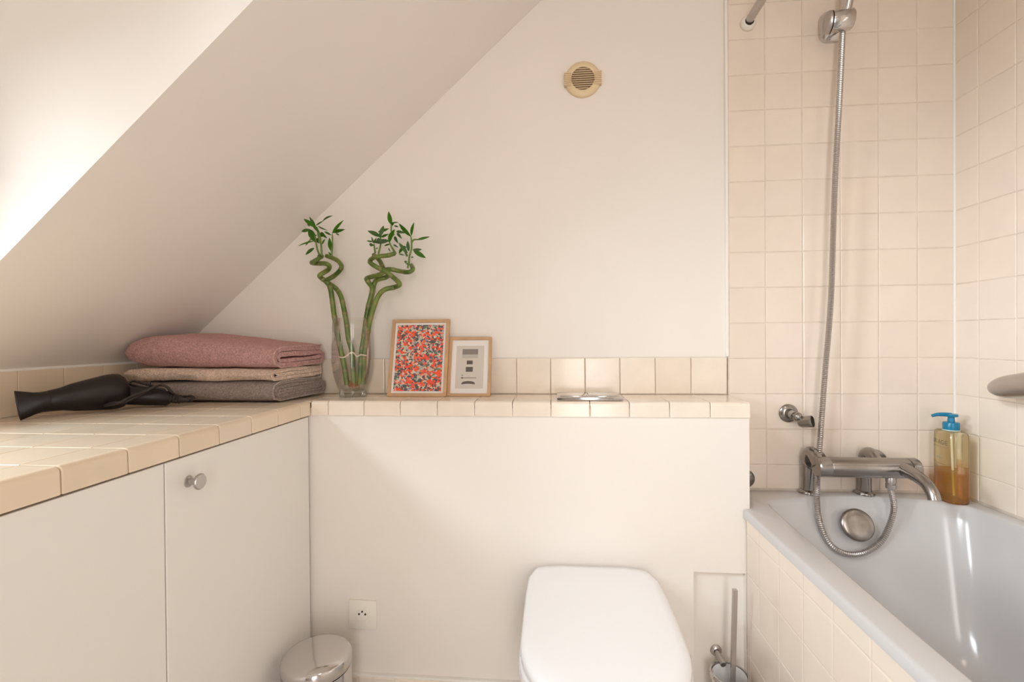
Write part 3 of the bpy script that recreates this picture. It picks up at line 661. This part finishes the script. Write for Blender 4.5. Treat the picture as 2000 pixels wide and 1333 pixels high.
# vase with lucky bamboo
VX, VY = -.5920, 1.3580
vase = thing('glass_vase', 'clear bulging glass vase holding curly bamboo stalks on the ledge', 'vase', (VX, VY, ZT))
M0 = Matrix.Translation((VX, VY, ZT + .0005))
vo = [(.0375, 0), (.0385, .003), (.0385, .012), (.041, .022), (.049, .042), (.0555, .068), (.0590, .100), (.0597, .130), (.0588, .165), (.0565, .200), (.0545, .229), (.0538, .2305)]
vi = [(.0520, .229), (.0543, .200), (.0567, .165), (.0576, .130), (.0569, .100), (.0534, .068), (.0468, .042), (.0378, .026), (.028, .021), (.0005, .020)]
sub(MB().lathe([(.0005, 0)] + vo + vi, 56, M0).obj('glass_wall', GLASS, None, 60), vase)
sub(MB().lathe([(.0005, .001), (.0368, .001), (.0376, .004), (.0376, .012), (.036, .0185), (.0005, .0190)], 48, M0).obj('glass_foot', GLASS_BASE, None, 50), vase)
sub(MB().lathe([(.0550, .094), (.0005, .0938)], 40, M0).obj('water', WATER, None, 50), vase)

bam = thing('lucky_bamboo', 'curly green bamboo stalks tied with white wire in the glass vase', 'plant', (VX, VY, ZT + .021))
Z3 = lambda x, y: (570 + x / 5.554, 400 + y / 5.554)
Z4 = lambda x, y: (700 + x / 5.556, 400 + y / 5.556)
STEMS = [
    ([(678, 752), (673, 720), (668.5, 698), (663.5, 675), (657, 642), (652, 611), (648.7, 585), (644.7, 562), (637.5, 551), (627, 543), (624.5, 538.5), (632, 533), (641, 527), (643, 520), (636, 515.3), (622, 515), (609, 514), (613, 511), (620, 507), (629.5, 500)], 0.010, 0.00),
    ([(691, 750), (690, 720), (687, 685), (680.6, 661), (677, 633), (672, 605), (666, 580), (658, 566), (649, 558.4), (639.5, 552.5), (638.4, 547.6), (651, 540.4), (662.5, 530), (667, 520.6), (660, 510), (648, 503.8), (637, 500)], 0.022, 0.3),
    ([(703, 751), (704, 720), (706, 692), (710, 664), (714.4, 630), (719.8, 598), (726, 574), (726.5, 562), (719, 550.5), (716.3, 544.5), (727, 540.6), (743, 536), (752, 528), (764, 526.5), (781, 530), (797, 532), (806, 527), (803.5, 518)], 0.012, 0.6),
    ([(706, 752), (708, 720), (709, 692), (712, 664), (717, 630), (722, 598), (728, 570), (731, 555), (737, 547), (754, 542), (758, 536), (749, 525), (743, 512), (736, 503.5), (729.5, 498)], 0.026, 0.9),
    ([(709, 751), (711, 720), (711.5, 692), (716, 664), (722.5, 626), (731.5, 596), (740.5, 576), (752, 565.8), (771, 561.3), (780, 557), (778, 551), (768, 542), (754, 531), (739.6, 524), (726, 516), (722.5, 510), (729, 504), (740, 501), (759, 499), (772, 495)], -0.004, 0.2),
]
stems = []
for si, (pp, yo, ph) in enumerate(STEMS):
    n = len(pp); pts = []
    for i, (x, y) in enumerate(pp):
        f_ = i / (n - 1); yy = VY + (yo - .008) * min(1, f_ * 2.0) * (1 if f_ < .5 else 1) + (.012 * math.sin(i * 1.7 + ph * 6) if f_ > .42 else 0)
        pts.append(at(x, y, min(yy, 1.40)))
    sp_ = spline(pts, 7); m_ = len(sp_); rad = []; ring = []
    L_ = 0; nxt = .035 + .01 * si; 
    for i, p in enumerate(sp_):
        if i: L_ += (p - sp_[i - 1]).length
        r = .0078 - .0014 * i / m_; rg = 0
        if L_ > nxt: r += .0007; rg = 1.0; nxt += .036 + .012 * random.random()
        if i >= m_ - 2: r *= .9
        rad.append(r); ring.append(rg)
    ob = sub(MB().tube(sp_, rad, 12).obj('stem', BAMBOO, None, 60), bam)
    a_ = ob.data.attributes.new('ring', 'FLOAT', 'POINT'); a_.data.foreach_set('value', [ring[i // 12] * .8 for i in range(m_ * 12)])
    stems.append(ob)
def leaf(p0, p1, w, y0, y1, parent, droop=.0):
    a, b_ = at(*p0, y0), at(*p1, y1); d = b_ - a; l = d.length; side = d.cross(Vector((random.uniform(-.3, .3), -1, random.uniform(-.3, .3)))).normalized(); up = side.cross(d).normalized()
    mb = MB(); rows_ = []
    for i in range(7):
        t = i / 6; c = a + d * t + up * (.06 * l * math.sin(PI * t)) + Vector((0, 0, -droop * l * t * t)); ww = w * (math.sin(PI * min(1, t * .96 + .04)) ** .8) * (1 - .35 * t) * 1.1 + .0003
        rows_.append([c - side * ww / 2 + up * ww * .12, c - up * ww * .1, c + side * ww / 2 + up * ww * .12])
    mb.loops(rows_, False, False, False)
    o = mb.obj('leaf', LEAF, None, 80); o.parent = parent; return o
def shoot(pts, parent, r0=.0032, y=1.352):
    sp_ = spline([at(*p, y) for p in pts], 4); o = MB().tube(sp_, [r0 * (1 - .45 * i / len(sp_)) for i in range(len(sp_))], 8).obj('shoot', SHOOT, None, 60); o.parent = parent
k3 = 1 / 5.554 * 1.37 / 927
L3 = [((270, 250), (128, 155), 42), ((255, 230), (190, 130), 30), ((265, 225), (345, 175), 16), ((335, 178), (446, 118), 26), ((200, 272), (104, 292), 36), ((255, 390), (185, 265), 70), ((245, 395), (62, 452), 18), ((205, 385), (148, 448), 20), ((240, 472), (148, 546), 36), ((300, 300), (212, 185), 34), ((325, 300), (385, 365), 34), ((440, 312), (562, 168), 34), ((452, 300), (578, 268), 36), ((432, 505), (408, 358), 48), ((425, 330), (350, 292), 22), ((478, 312), (516, 332), 16), ((330, 430), (362, 372), 22), ((285, 235), (390, 282), 14), ((300, 420), (270, 360), 34), ((330, 350), (318, 296), 40), ((195, 235), (172, 200), 20), ((270, 330), (200, 352), 24), ((430, 545), (395, 512), 22), ((320, 560), (275, 555), 24)]
for i, (a, b_, w) in enumerate(L3):
    y0 = 1.350 + random.uniform(-.012, .012); leaf(Z3(*a), Z3(*b_), w * k3 * 1.12, y0, y0 + random.uniform(-.025, .022), stems[1] if a[0] > 400 else stems[0])
for pts in ([(325, 555), (318, 440), (305, 330), (270, 245)], [(300, 545), (275, 480), (262, 400), (250, 330)], [(430, 550), (440, 430), (438, 320)], [(270, 250), (285, 320), (300, 420)], [(255, 400), (225, 380), (195, 375)]):
    shoot([Z3(*p) for p in pts], stems[1] if pts[0][0] > 400 else stems[0])
L4 = [((232, 345), (98, 284), 48), ((240, 340), (275, 228), 44), ((252, 352), (332, 320), 26), ((215, 298), (334, 260), 30), ((332, 392), (168, 412), 48), ((165, 440), (118, 430), 34), ((168, 422), (143, 348), 20), ((172, 420), (197, 358), 20), ((150, 402), (88, 393), 16), ((357, 215), (328, 72), 48), ((357, 228), (398, 190), 34), ((375, 200), (438, 195), 15), ((390, 230), (438, 244), 18), ((332, 402), (392, 268), 52), ((392, 345), (432, 422), 32), ((412, 290), (512, 310), 30), ((420, 308), (472, 372), 28), ((380, 435), (437, 467), 16), ((342, 430), (278, 450), 22), ((330, 470), (352, 512), 16), ((566, 342), (438, 203), 42), ((575, 335), (605, 192), 36), ((640, 380), (778, 347), 26), ((590, 492), (688, 486), 30), ((600, 500), (732, 580), 48), ((547, 505), (535, 393), 36), ((532, 525), (436, 412), 40), ((480, 468), (440, 532), 32), ((440, 535), (505, 552), 15), ((520, 465), (485, 450), 18), ((240, 380), (190, 392), 40), ((245, 360), (232, 300), 40), ((570, 575), (598, 570), 16), ((525, 630), (500, 612), 26), ((530, 650), (515, 640), 22), ((210, 470), (190, 485), 16)]
for i, (a, b_, w) in enumerate(L4):
    y0 = 1.350 + random.uniform(-.012, .012); leaf(Z4(*a), Z4(*b_), w * k3 * 1.12, y0, y0 + random.uniform(-.03, .03), stems[2] if a[0] > 430 else stems[4] if a[0] > 300 else stems[3])
for pts in ([(215, 535), (240, 440), (240, 340)], [(183, 525), (168, 430)], [(405, 535), (350, 440), (335, 400)], [(385, 330), (358, 290), (357, 215)], [(335, 400), (375, 320), (390, 270)], [(550, 660), (552, 570), (576, 480), (576, 390), (568, 340)], [(578, 410), (600, 382), (645, 379)], [(530, 560), (500, 500), (478, 462)], [(535, 690), (545, 620), (560, 520)]):
    shoot([Z4(*p) for p in pts], stems[2] if pts[0][0] > 500 else stems[4] if pts[0][0] > 330 else stems[3])
# roots and the wire tie
rt = MB()
for i in range(26):
    a = random.uniform(0, 2 * PI); r = random.uniform(.002, .022); p0 = Vector((VX + .003 + r * .8 * math.cos(a), VY + r * .8 * math.sin(a), ZT + .024)); p1 = Vector((VX + .003 + r * .55 * math.cos(a + .4), VY + r * .55 * math.sin(a + .4), ZT + random.uniform(.035, .05)))
    rt.tube(spline([p0, (p0 + p1) / 2 + Vector((random.uniform(-.004, .004), 0, 0)), p1], 3), .0028, 6)
sub(rt.obj('roots', ROOT, None, 60, 'stuff'), bam)
tp = [at(x, y, yy) for x, y, yy in ((661, 697.5, 1.350), (669, 699, 1.344), (677, 696, 1.343), (683, 690.5, 1.346), (691, 690, 1.348), (697, 697, 1.344), (704, 693.5, 1.341), (715, 695, 1.346), (716, 694.5, 1.362), (704, 692, 1.382), (690, 690, 1.384), (674, 695, 1.378), (662, 697, 1.362))]
sub(MB().tube(spline(tp, 5, True) + [tp[0]], .0019, 8).obj('tie', TIE, None, 60), bam)

# ------------------------------------------------------------------ folded towels
def towel(name, label, m, hem, x0, x1, yf, yb_, zb, H0, H1, turns, th, seed, tilt=0.0, skew=0.0, endtuck=.05, sag=0.0, dome=0.0, tmin=.34):
    """a towel folded into a flattened roll: the spiral section shows at its right end.  H0,H1: height at left / right end"""
    t = thing(name, label, 'towel', ((x0 + x1) / 2, (yf + yb_) / 2, zb))
    # spiral centre line in unit section (u: 0 front .. 1 back ; v: 0 bottom .. 1 top), sampled as stadium loops closing in
    H = max(H0, H1) if False else H1
    dep = yb_ - yf; pts = []
    nl = turns; k_ = th * 1.08
    lay = 0; 
    def stadium(i, frac0, frac1, n=26):
        g = k_ * i; out = []
        for j in range(n + 1):
            f_ = frac0 + (frac1 - frac0) * j / n; gg = g + k_ * f_
            w_, h_ = dep - th - 2 * gg, H - th - 2 * gg; h_ = max(h_, .0035); r = h_ / 2; st = max(.002, w_ - h_)
            per = 2 * st + 2 * PI * r; s_ = f_ * per
            y_c0, y_c1 = r, r + st
            if s_ < st: p = (y_c1 - s_, h_)                                  # top, back to front
            elif s_ < st + PI * r: a = (s_ - st) / r; p = (y_c0 - r * math.sin(a), r + r * math.cos(a))
            elif s_ < 2 * st + PI * r: p = (y_c0 + (s_ - st - PI * r), 0)
            else: a = (s_ - 2 * st - PI * r) / r; p = (y_c1 + r * math.sin(a), r - r * math.cos(a))
            out.append((p[0] + th / 2 + gg, p[1] + th / 2 + gg))
        return out
    for i in range(nl): pts += stadium(i, 0, 1)[(1 if i else 0):]
    # strip with thickness
    n = len(pts); P = [Vector((p[0], p[1])) for p in pts]; outl, inl = [], []
    for i in range(n):
        d = (P[min(i + 1, n - 1)] - P[max(i - 1, 0)]); d = d.normalized() if d.length > 1e-9 else Vector((1, 0)); nn = Vector((-d.y, d.x))
        outl.append(P[i] - nn * th / 2); inl.append(P[i] + nn * th / 2)
    sec = outl + inl[::-1]
    NX = 44; rings = []
    for k_x in range(NX + 1):
        f_ = k_x / NX; 
        f_ = f_ ** 1.0
        Hx = H0 + (H1 - H0) * f_; Hx *= 1 + dome * math.sin(PI * f_ ** .62) 
        e0 = min(1.0, (f_ * (x1 - x0)) / endtuck); tuck = math.sqrt(max(.0, 1 - (1 - e0) ** 2)); tuck = tmin + (1 - tmin) * tuck
        ring = []
        for q, s_ in enumerate(sec):
            u, v = s_.x, s_.y / H
            x = x0 + (x1 - x0) * f_ + skew * (u / dep) 
            nzv = noise.noise(Vector((x * 9 + seed, u * 9, v * 2.2 + seed))) * .0048 + noise.noise(Vector((x * 26, u * 26 + seed, v * 6))) * .0016
            zc = .5 + (v - .5) * tuck
            yy = yf + u + tilt * f_ + (u - dep / 2) * (tuck - 1) * .16
            z = zb + th * .02 + zc * Hx + sag * math.sin(PI * f_) * v + nzv * (0.25 + .75 * min(1, v * 1.5)) * 1.1
            ring.append((x + nzv * .3, yy + nzv * .8 * (1 if v > .1 else .3), max(z, zb + .0004)))
        rings.append(ring)
    b = MB(); b.loops(rings, True, False, False)
    # close the ends of the strip: quads between outer and inner line
    ns = len(sec); o0 = len(b.v) - ns
    fs = [(o0 + i, o0 + i + 1, o0 + ns - 2 - i, o0 + ns - 1 - i) for i in range(n - 1)]; b.f += fs
    b.f += [(i, ns - 1 - i, ns - 2 - i, i + 1) for i in range(n - 1)]
    o = b.obj('cloth', m, None, 80); sub(o, t)
    # hem bead following the outer turn at the right end
    hp_ = [Vector(rings[NX][i]) + Vector((.0006, 0, 0)) for i in range(0, 24)]
    hp2 = [Vector(rings[NX - 1][i]) for i in range(24)]
    sub(MB().tube([p + Vector((0, 0, 0)) for p in hp_], .0022, 6).obj('hem', hem, None, 60), t)
    return t
towel('folded_towel', 'grey terry towel folded at the bottom of the towel pile', T_GREY, T_GREY2, -1.150, -.742, 1.186, 1.408, ZT + .0012, .058, .058, 3, .0078, 3.1, tilt=.006, skew=.046, tmin=.85)
towel('folded_towel', 'cream terry towel folded in the middle of the towel pile', T_CREAM, T_CREAM, -1.165, -.747, 1.184, 1.403, ZT + .0560, .042, .035, 2, .0078, 8.7, tilt=.006, skew=.044, tmin=.80)
towel('folded_towel', 'thick dusty pink terry towel folded on top of the towel pile', T_PINK, T_PINK2, -1.168, -.742, 1.185, 1.406, ZT + .0875, .098, .064, 2, .0115, 5.3, tilt=.008, skew=.046, endtuck=.10, dome=.13, tmin=.45)

# ------------------------------------------------------------------ hair dryer
hdry = thing('hair_dryer', 'black hair dryer with flat nozzle and tied cable lying on the left worktop', 'hair dryer', (-1.09, 1.03, ZT))
N0, N1, B0, B1 = at(33, 793, .935), at(94, 784, .972), at(94, 784, .972), at(248, 761, 1.098)
ax = (B1 - B0).normalized(); BL = (B1 - B0).length
bd = MB().lathe([(.0225, 0), (.0238, .002), (.0262, .03 * BL / .2), (.0325, .30 * BL), (.0380, .52 * BL), (.0425, .72 * BL), (.0435, .82 * BL), (.0410, .91 * BL), (.033, .97 * BL), (.018, 1.0 * BL), (.0005, 1.005 * BL)], 36, axis(B0, ax), True).obj('body', BLACK, None, 50)
sub(bd, hdry)
low = min(v.co.z for v in bd.data.vertices)
# nozzle: round collar flattening to a tall slot
sA = ax; upn = (Vector((0, 0, 1)) - sA * sA.z).normalized(); upn = (upn * .95 + sA.cross(upn) * -.28).normalized(); sid = sA.cross(upn).normalized(); ring_ = []
NL = (B0 - N0).length
for f_, hr, wr in ((0, .0232, .0232), (.25, .0228, .0222), (.45, .0244, .0195), (.7, .0288, .0140), (1.0, .0335, .0085)):
    c = B0 - sA * NL * f_; ring_.append([c + upn * hr * math.sin(2 * PI * j / 28) + sid * wr * math.cos(2 * PI * j / 28) for j in range(28)])
c = B0 - sA * NL; ring_.append([c + upn * .0315 * math.sin(2 * PI * j / 28) + sid * .0068 * math.cos(2 * PI * j / 28) for j in range(28)])
c = B0 - sA * (NL - .005); ring_.append([c + upn * .0285 * math.sin(2 * PI * j / 28) + sid * .0052 * math.cos(2 * PI * j / 28) for j in range(28)])
sub(MB().loops(ring_, True, True, True).obj('nozzle', BLACK, None, 50), hdry)
H0_, H1_ = at(222, 770, 1.085), at(352, 781, 1.150)
H1_.z = max(H1_.z, ZT + .017)
hdir = (H1_ - H0_).normalized(); HLn = (H1_ - H0_).length
sub(MB().tube([H0_, H0_ + hdir * HLn * .25, H0_ + hdir * HLn * .55, H0_ + hdir * HLn * .80, H0_ + hdir * HLn * .86], [.0245, .0235, .0215, .0185, .0125], 24).obj('handle', BLACK, None, 50), hdry)
bs = H0_ + hdir * HLn * .83
sub(MB().lathe([(.0120 if i % 2 else .0098, .0032 * i) for i in range(8)] + [(.006, .030), (.0035, .044)], 20, axis(bs, hdir), True, True).obj('cable_sleeve', BLACK_MATTE, None, 30), hdry)
bt_ = at(218, 770, 1.045)
sub(MB().lathe([(.0005, -.003), (.0085, -.003), (.0085, .0015), (.0060, .003), (.0005, .0032)], 20, axis(at(219, 769, 1.052), (.25, -1, .25))).obj('switch', mat('dark_button', (.09, .075, .075), .2), None, 40), hdry)
cab_pts = [at(374, 781, 1.165), at(379, 778, 1.165), at(374, 774.5, 1.168), at(350, 775, 1.165), at(336, 768, 1.140), at(326, 756, 1.130), at(314, 753, 1.125), at(298, 758, 1.10), at(280, 768, 1.085), at(258, 779, 1.060), at(240, 787, 1.045), at(222, 787, 1.035), at(205, 793, 1.035), at(232, 788, 1.03), at(250, 778, 1.05), at(286, 763, 1.09), at(300, 755, 1.11), at(284, 751, 1.12), at(262, 745, 1.12), at(250, 749, 1.11), at(262, 753, 1.11), at(288, 758, 1.115), at(292, 746, 1.12), at(295, 757, 1.12), at(320, 762, 1.135), at(322, 773, 1.14)]
for p in cab_pts: p.z = max(p.z, ZT + .0035)
sub(MB().tube(spline(cab_pts, 6), .0031, 8).obj('cable', BLACK_MATTE, None, 60), hdry)
sub(MB().tube(spline([bs + hdir * .04, at(366, 784, 1.165) , at(374, 783, 1.168), cab_pts[0]], 5), .0033, 8).obj('cable', BLACK_MATTE, None, 60), hdry)

# ------------------------------------------------------------------ vent on the back wall
vent = thing('air_vent', 'round yellowed plastic air vent with horizontal slats high on the back wall', 'vent', (.0925, D, 1.765))
VC = Vector((.0925, D - .0003, 1.765))
sub(MB().lathe([(.0530, 0), (.0535, .003), (.0520, .007), (.0480, .010), (.0370, .012), (.0340, .011), (.0335, .001)], 56, axis(VC, (0, -1, 0))).obj('ring', VENTM, None, 40), vent)
sub(MB().lathe([(.0340, .0012), (.0005, .0012)], 40, axis(VC, (0, -1, 0))).obj('dark_duct', DARK), vent)
for i in range(10):
    z = VC.z + .0285 - i * .00635; hw = math.sqrt(max(1e-6, .0335 ** 2 - (z - VC.z) ** 2))
    sub(MB().box(VC.x - hw, VC.x + hw, D - .0115, D - .003, z - .0013, z + .0013).obj('slat', VENTS), vent)
for s_ in (-1, 1):
    a, b_ = (VC.x - .0545, VC.x - .0335) if s_ < 0 else (VC.x + .0335, VC.x + .0545)
    sub(MB().box(a, b_, D - .0125, D - .0008, VC.z - .0205, VC.z + .0205, .001).obj('side_tab', VENTS), vent)
    for i in range(7):
        z = VC.z + .0165 - i * .0055
        sub(MB().box(a, b_, D - .0148, D - .012, z - .0012, z + .0012).obj('ridge', VENTM), vent)

# ------------------------------------------------------------------ power socket
so = thing('power_socket', 'square white power socket low on the boxed-in wall above the bin', 'socket', (-.526, yb, .2435))
SC = Vector((-.5262, yb, .2435))
sub(MB().box(SC.x - .0385, SC.x + .0385, yb - .0085, yb - .0002, SC.z - .0385, SC.z + .0385, .0018).obj('plate', WHITE_PL, None, 40), so)
sub(MB().box(SC.x - .0200, SC.x + .0200, yb - .0100, yb - .008, SC.z - .0225, SC.z + .0205, .0008).obj('insert', WHITE_PL, None, 40), so)
sub(MB().lathe([(.0178, .0102), (.0172, .0106), (.0165, .0102), (.0160, .0085), (.0005, .0088)], 36, axis((SC.x, yb, SC.z + .001), (0, -1, 0))).obj('well', mat('ivory_plastic', (.80, .73, .58), .35), None, 40), so)
for dx, dz in ((-.0088, .0035), (.0088, .0035), (0, .0105)):
    sub(MB().lathe([(.0005, .0112), (.0026, .0112), (.0027, .009)], 14, axis((SC.x + dx, yb, SC.z + dz), (0, -1, 0))).obj('pin_hole', DARK), so)

# ------------------------------------------------------------------ wall-hung toilet
toi = thing('toilet', 'white wall-hung toilet with its lid closed below the ledge', 'toilet', (.0905, 1.05, FL))
TXc, TYb = .0935, 1.247
def tplan(hw0, hw1, L_, n=30):
    """plan outline: back corners rounded, sides slightly swelling, round front; starts back right, runs forward"""
    P = []
    side = [(hw0 * .55, .000 - .006), (hw0 * .86, .002), (hw0 * .97, .010), (hw0, .024), (hw1 * .985, .06), (hw1, .14), (hw1, .25)]
    for w_, d in side: P.append((w_, d))
    R = hw1; y0_ = .30; ry_ = L_ - y0_
    for k_ in range(1, 12):
        a = PI / 2 * k_ / 12; P.append((R * math.cos(a) ** .86, y0_ + ry_ * math.sin(a)))
    full = P + [(0, L_)] + [(-w_, d) for w_, d in P[::-1]]
    return full
def tring(plan, z, s_=1.0, sx=None, dy=0, yc=.2):
    sx = sx or s_; return [(TXc + w_ * sx, TYb - (yc + (d - yc) * s_) - dy, z) for w_, d in plan]
lidp = tplan(.150, .1635, .475)
sub(MB().loops([tring(lidp, .374, .985), tring(lidp, .376, 1.0), tring(lidp, .392, 1.0), tring(lidp, .3985, .985), tring(lidp, .4035, .95), tring(lidp, .4055, .85), tring(lidp, .4065, .5), tring(lidp, .4068, .1)]).obj('lid', PORCELAIN, None, 60), toi)
seatp = tplan(.148, .1655, .478)
sub(MB().loops([tring(seatp, .352, .98), tring(seatp, .354, 1.0), tring(seatp, .368, 1.0), tring(seatp, .372, .985)]).obj('seat', PORCELAIN, None, 60), toi)
bowlp = tplan(.150, .168, .482)
bl_ = MB(); rg = []
for z, s_, sx in ((.350, 1.0, 1.0), (.335, 1.0, 1.0), (.29, .97, .97), (.22, .86, .86), (.15, .68, .74), (.09, .50, .66), (.055, .42, .62)):
    rg.append([(TXc + w_ * sx, min(yb - .0005, TYb + .0135 - d * s_ * 1.0 + (.0 if d > .03 else .0)), z) for w_, d in bowlp])
sub(bl_.loops(rg).obj('bowl', PORCELAIN, None, 60), toi)
for s_ in (-1, 1):
    sub(MB().lathe([(.0005, -.016), (.011, -.016), (.0125, -.013), (.0125, .013), (.011, .016), (.0005, .016)], 20, axis((TXc + s_ * .085, TYb - .004, .362), (1, 0, 0))).obj('hinge', PORCELAIN, None, 40), toi)

# ------------------------------------------------------------------ toilet brush in its wall ring
hold = thing('brush_holder', 'chrome ring with a white cup fixed in the niche beside the bath panel', 'holder', (.424, yb + .012, .17))
RC = Vector((.4265, 1.2070, .1600))
sub(MB().lathe([(.0415, -.006), (.0445, -.006), (.0462, -.003), (.0462, .005), (.0445, .008), (.0415, .008), (.0415, -.006)], 48, Matrix.Translation(RC)).obj('ring', CHROME, None, 40), hold)
aw = Vector((.4165, yb + .0135, .1800))
sub(MB().tube([aw, RC + (aw - RC).normalized() * .030], .0072, 18).obj('arm', STEEL_SATIN, None, 40), hold)
sub(MB().lathe([(.0005, 0), (.014, 0), (.0145, .003), (.012, .006), (.0072, .008)], 24, axis(aw, (0, -1, 0))).obj('rosette', STEEL_SATIN, None, 40), hold)
sub(MB().lathe([(.0005, -.150), (.034, -.150), (.037, -.145), (.0405, .004), (.0385, .006), (.0375, .004), (.035, -.14), (.0005, -.143)], 40, Matrix.Translation(RC)).obj('cup', PORCELAIN, None, 50), hold)
brs = thing('toilet_brush', 'toilet brush with a thin square steel handle standing in the white cup', 'brush', RC + Vector((0, 0, -.14)))
sub(MB().tube([RC + Vector((.004, .0, -.135)), RC + Vector((.0125, -.004, .2175))], .0072, 4, True, True).obj('handle', STEEL_SATIN), brs)
bb = MB()
for k_ in range(12):
    for i in range(18):
        a = 2 * PI * i / 18 + k_ * .2; z = -.13 + k_ * .006; p0 = RC + Vector((.004, 0, z)); bb.tube([p0, p0 + Vector((.024 * math.cos(a), .024 * math.sin(a), .003))], .0009, 3)
sub(bb.obj('bristles', WHITE_PL, None, None, 'stuff'), brs)

# ------------------------------------------------------------------ pedal bin
bin_ = thing('pedal_bin', 'small round chrome pedal bin in the corner by the cupboard door', 'bin', (-.568, 1.083, FL))
M0 = Matrix.Translation((-.568, 1.083, 0))
sub(MB().lathe([(.0005, FL + .001), (.0770, FL + .001), (.0785, FL + .008), (.0785, .2160), (.0775, .2175)], 56, M0).obj('body', CHROME, None, 40), bin_)
sub(MB().lathe([(.0772, .2170), (.0772, .2215)], 56, M0).obj('seal', BLACK), bin_)
sub(MB().lathe([(.0780, .2205), (.0798, .2220), (.0802, .2400), (.0785, .2460), (.0735, .2510), (.060, .2560), (.040, .2590), (.018, .2602), (.0005, .2605)], 56, M0).obj('lid', CHROME, None, 50), bin_)
sub(MB().box(-.590, -.546, .990, 1.010, FL + .006, FL + .016, .003).obj('pedal', BLACK), bin_)
hb = MB().box(-.592, -.544, 1.1590, 1.1660, .200, .238, .002).obj('hinge', BLACK); sub(hb, bin_)

# ------------------------------------------------------------------ added ceiling fill lamp (behind the camera)
lamp = thing('fill_lamp', 'added flat white glowing ceiling fill lamp above and behind the camera', 'lamp', (.55, -.35, CEIL))
sub(MB().lathe([(.0005, 0), (.13, 0), (.135, -.02), (.12, -.03)], 40, Matrix.Translation((.55, -.35, CEIL))).obj('housing', PAINT_WHITE, None, 40), lamp)
em, nt_, b_ = new_mat('fill_diffuser'); b_.inputs['Emission Color'].default_value = (*FILL_COL, 1); b_.inputs['Emission Strength'].default_value = 3.0
sub(MB().lathe([(.118, -.028), (.10, -.040), (.0005, -.045)], 40, Matrix.Translation((.55, -.35, CEIL))).obj('diffuser', em, None, 60), lamp)
al = area_light('fill_light', (.55, -.35, CEIL - .055), (.55, -.35, 0), .2, .2, FILL_POWER, FILL_COL); al.parent = lamp; al.matrix_parent_inverse = lamp.matrix_basis.inverted()
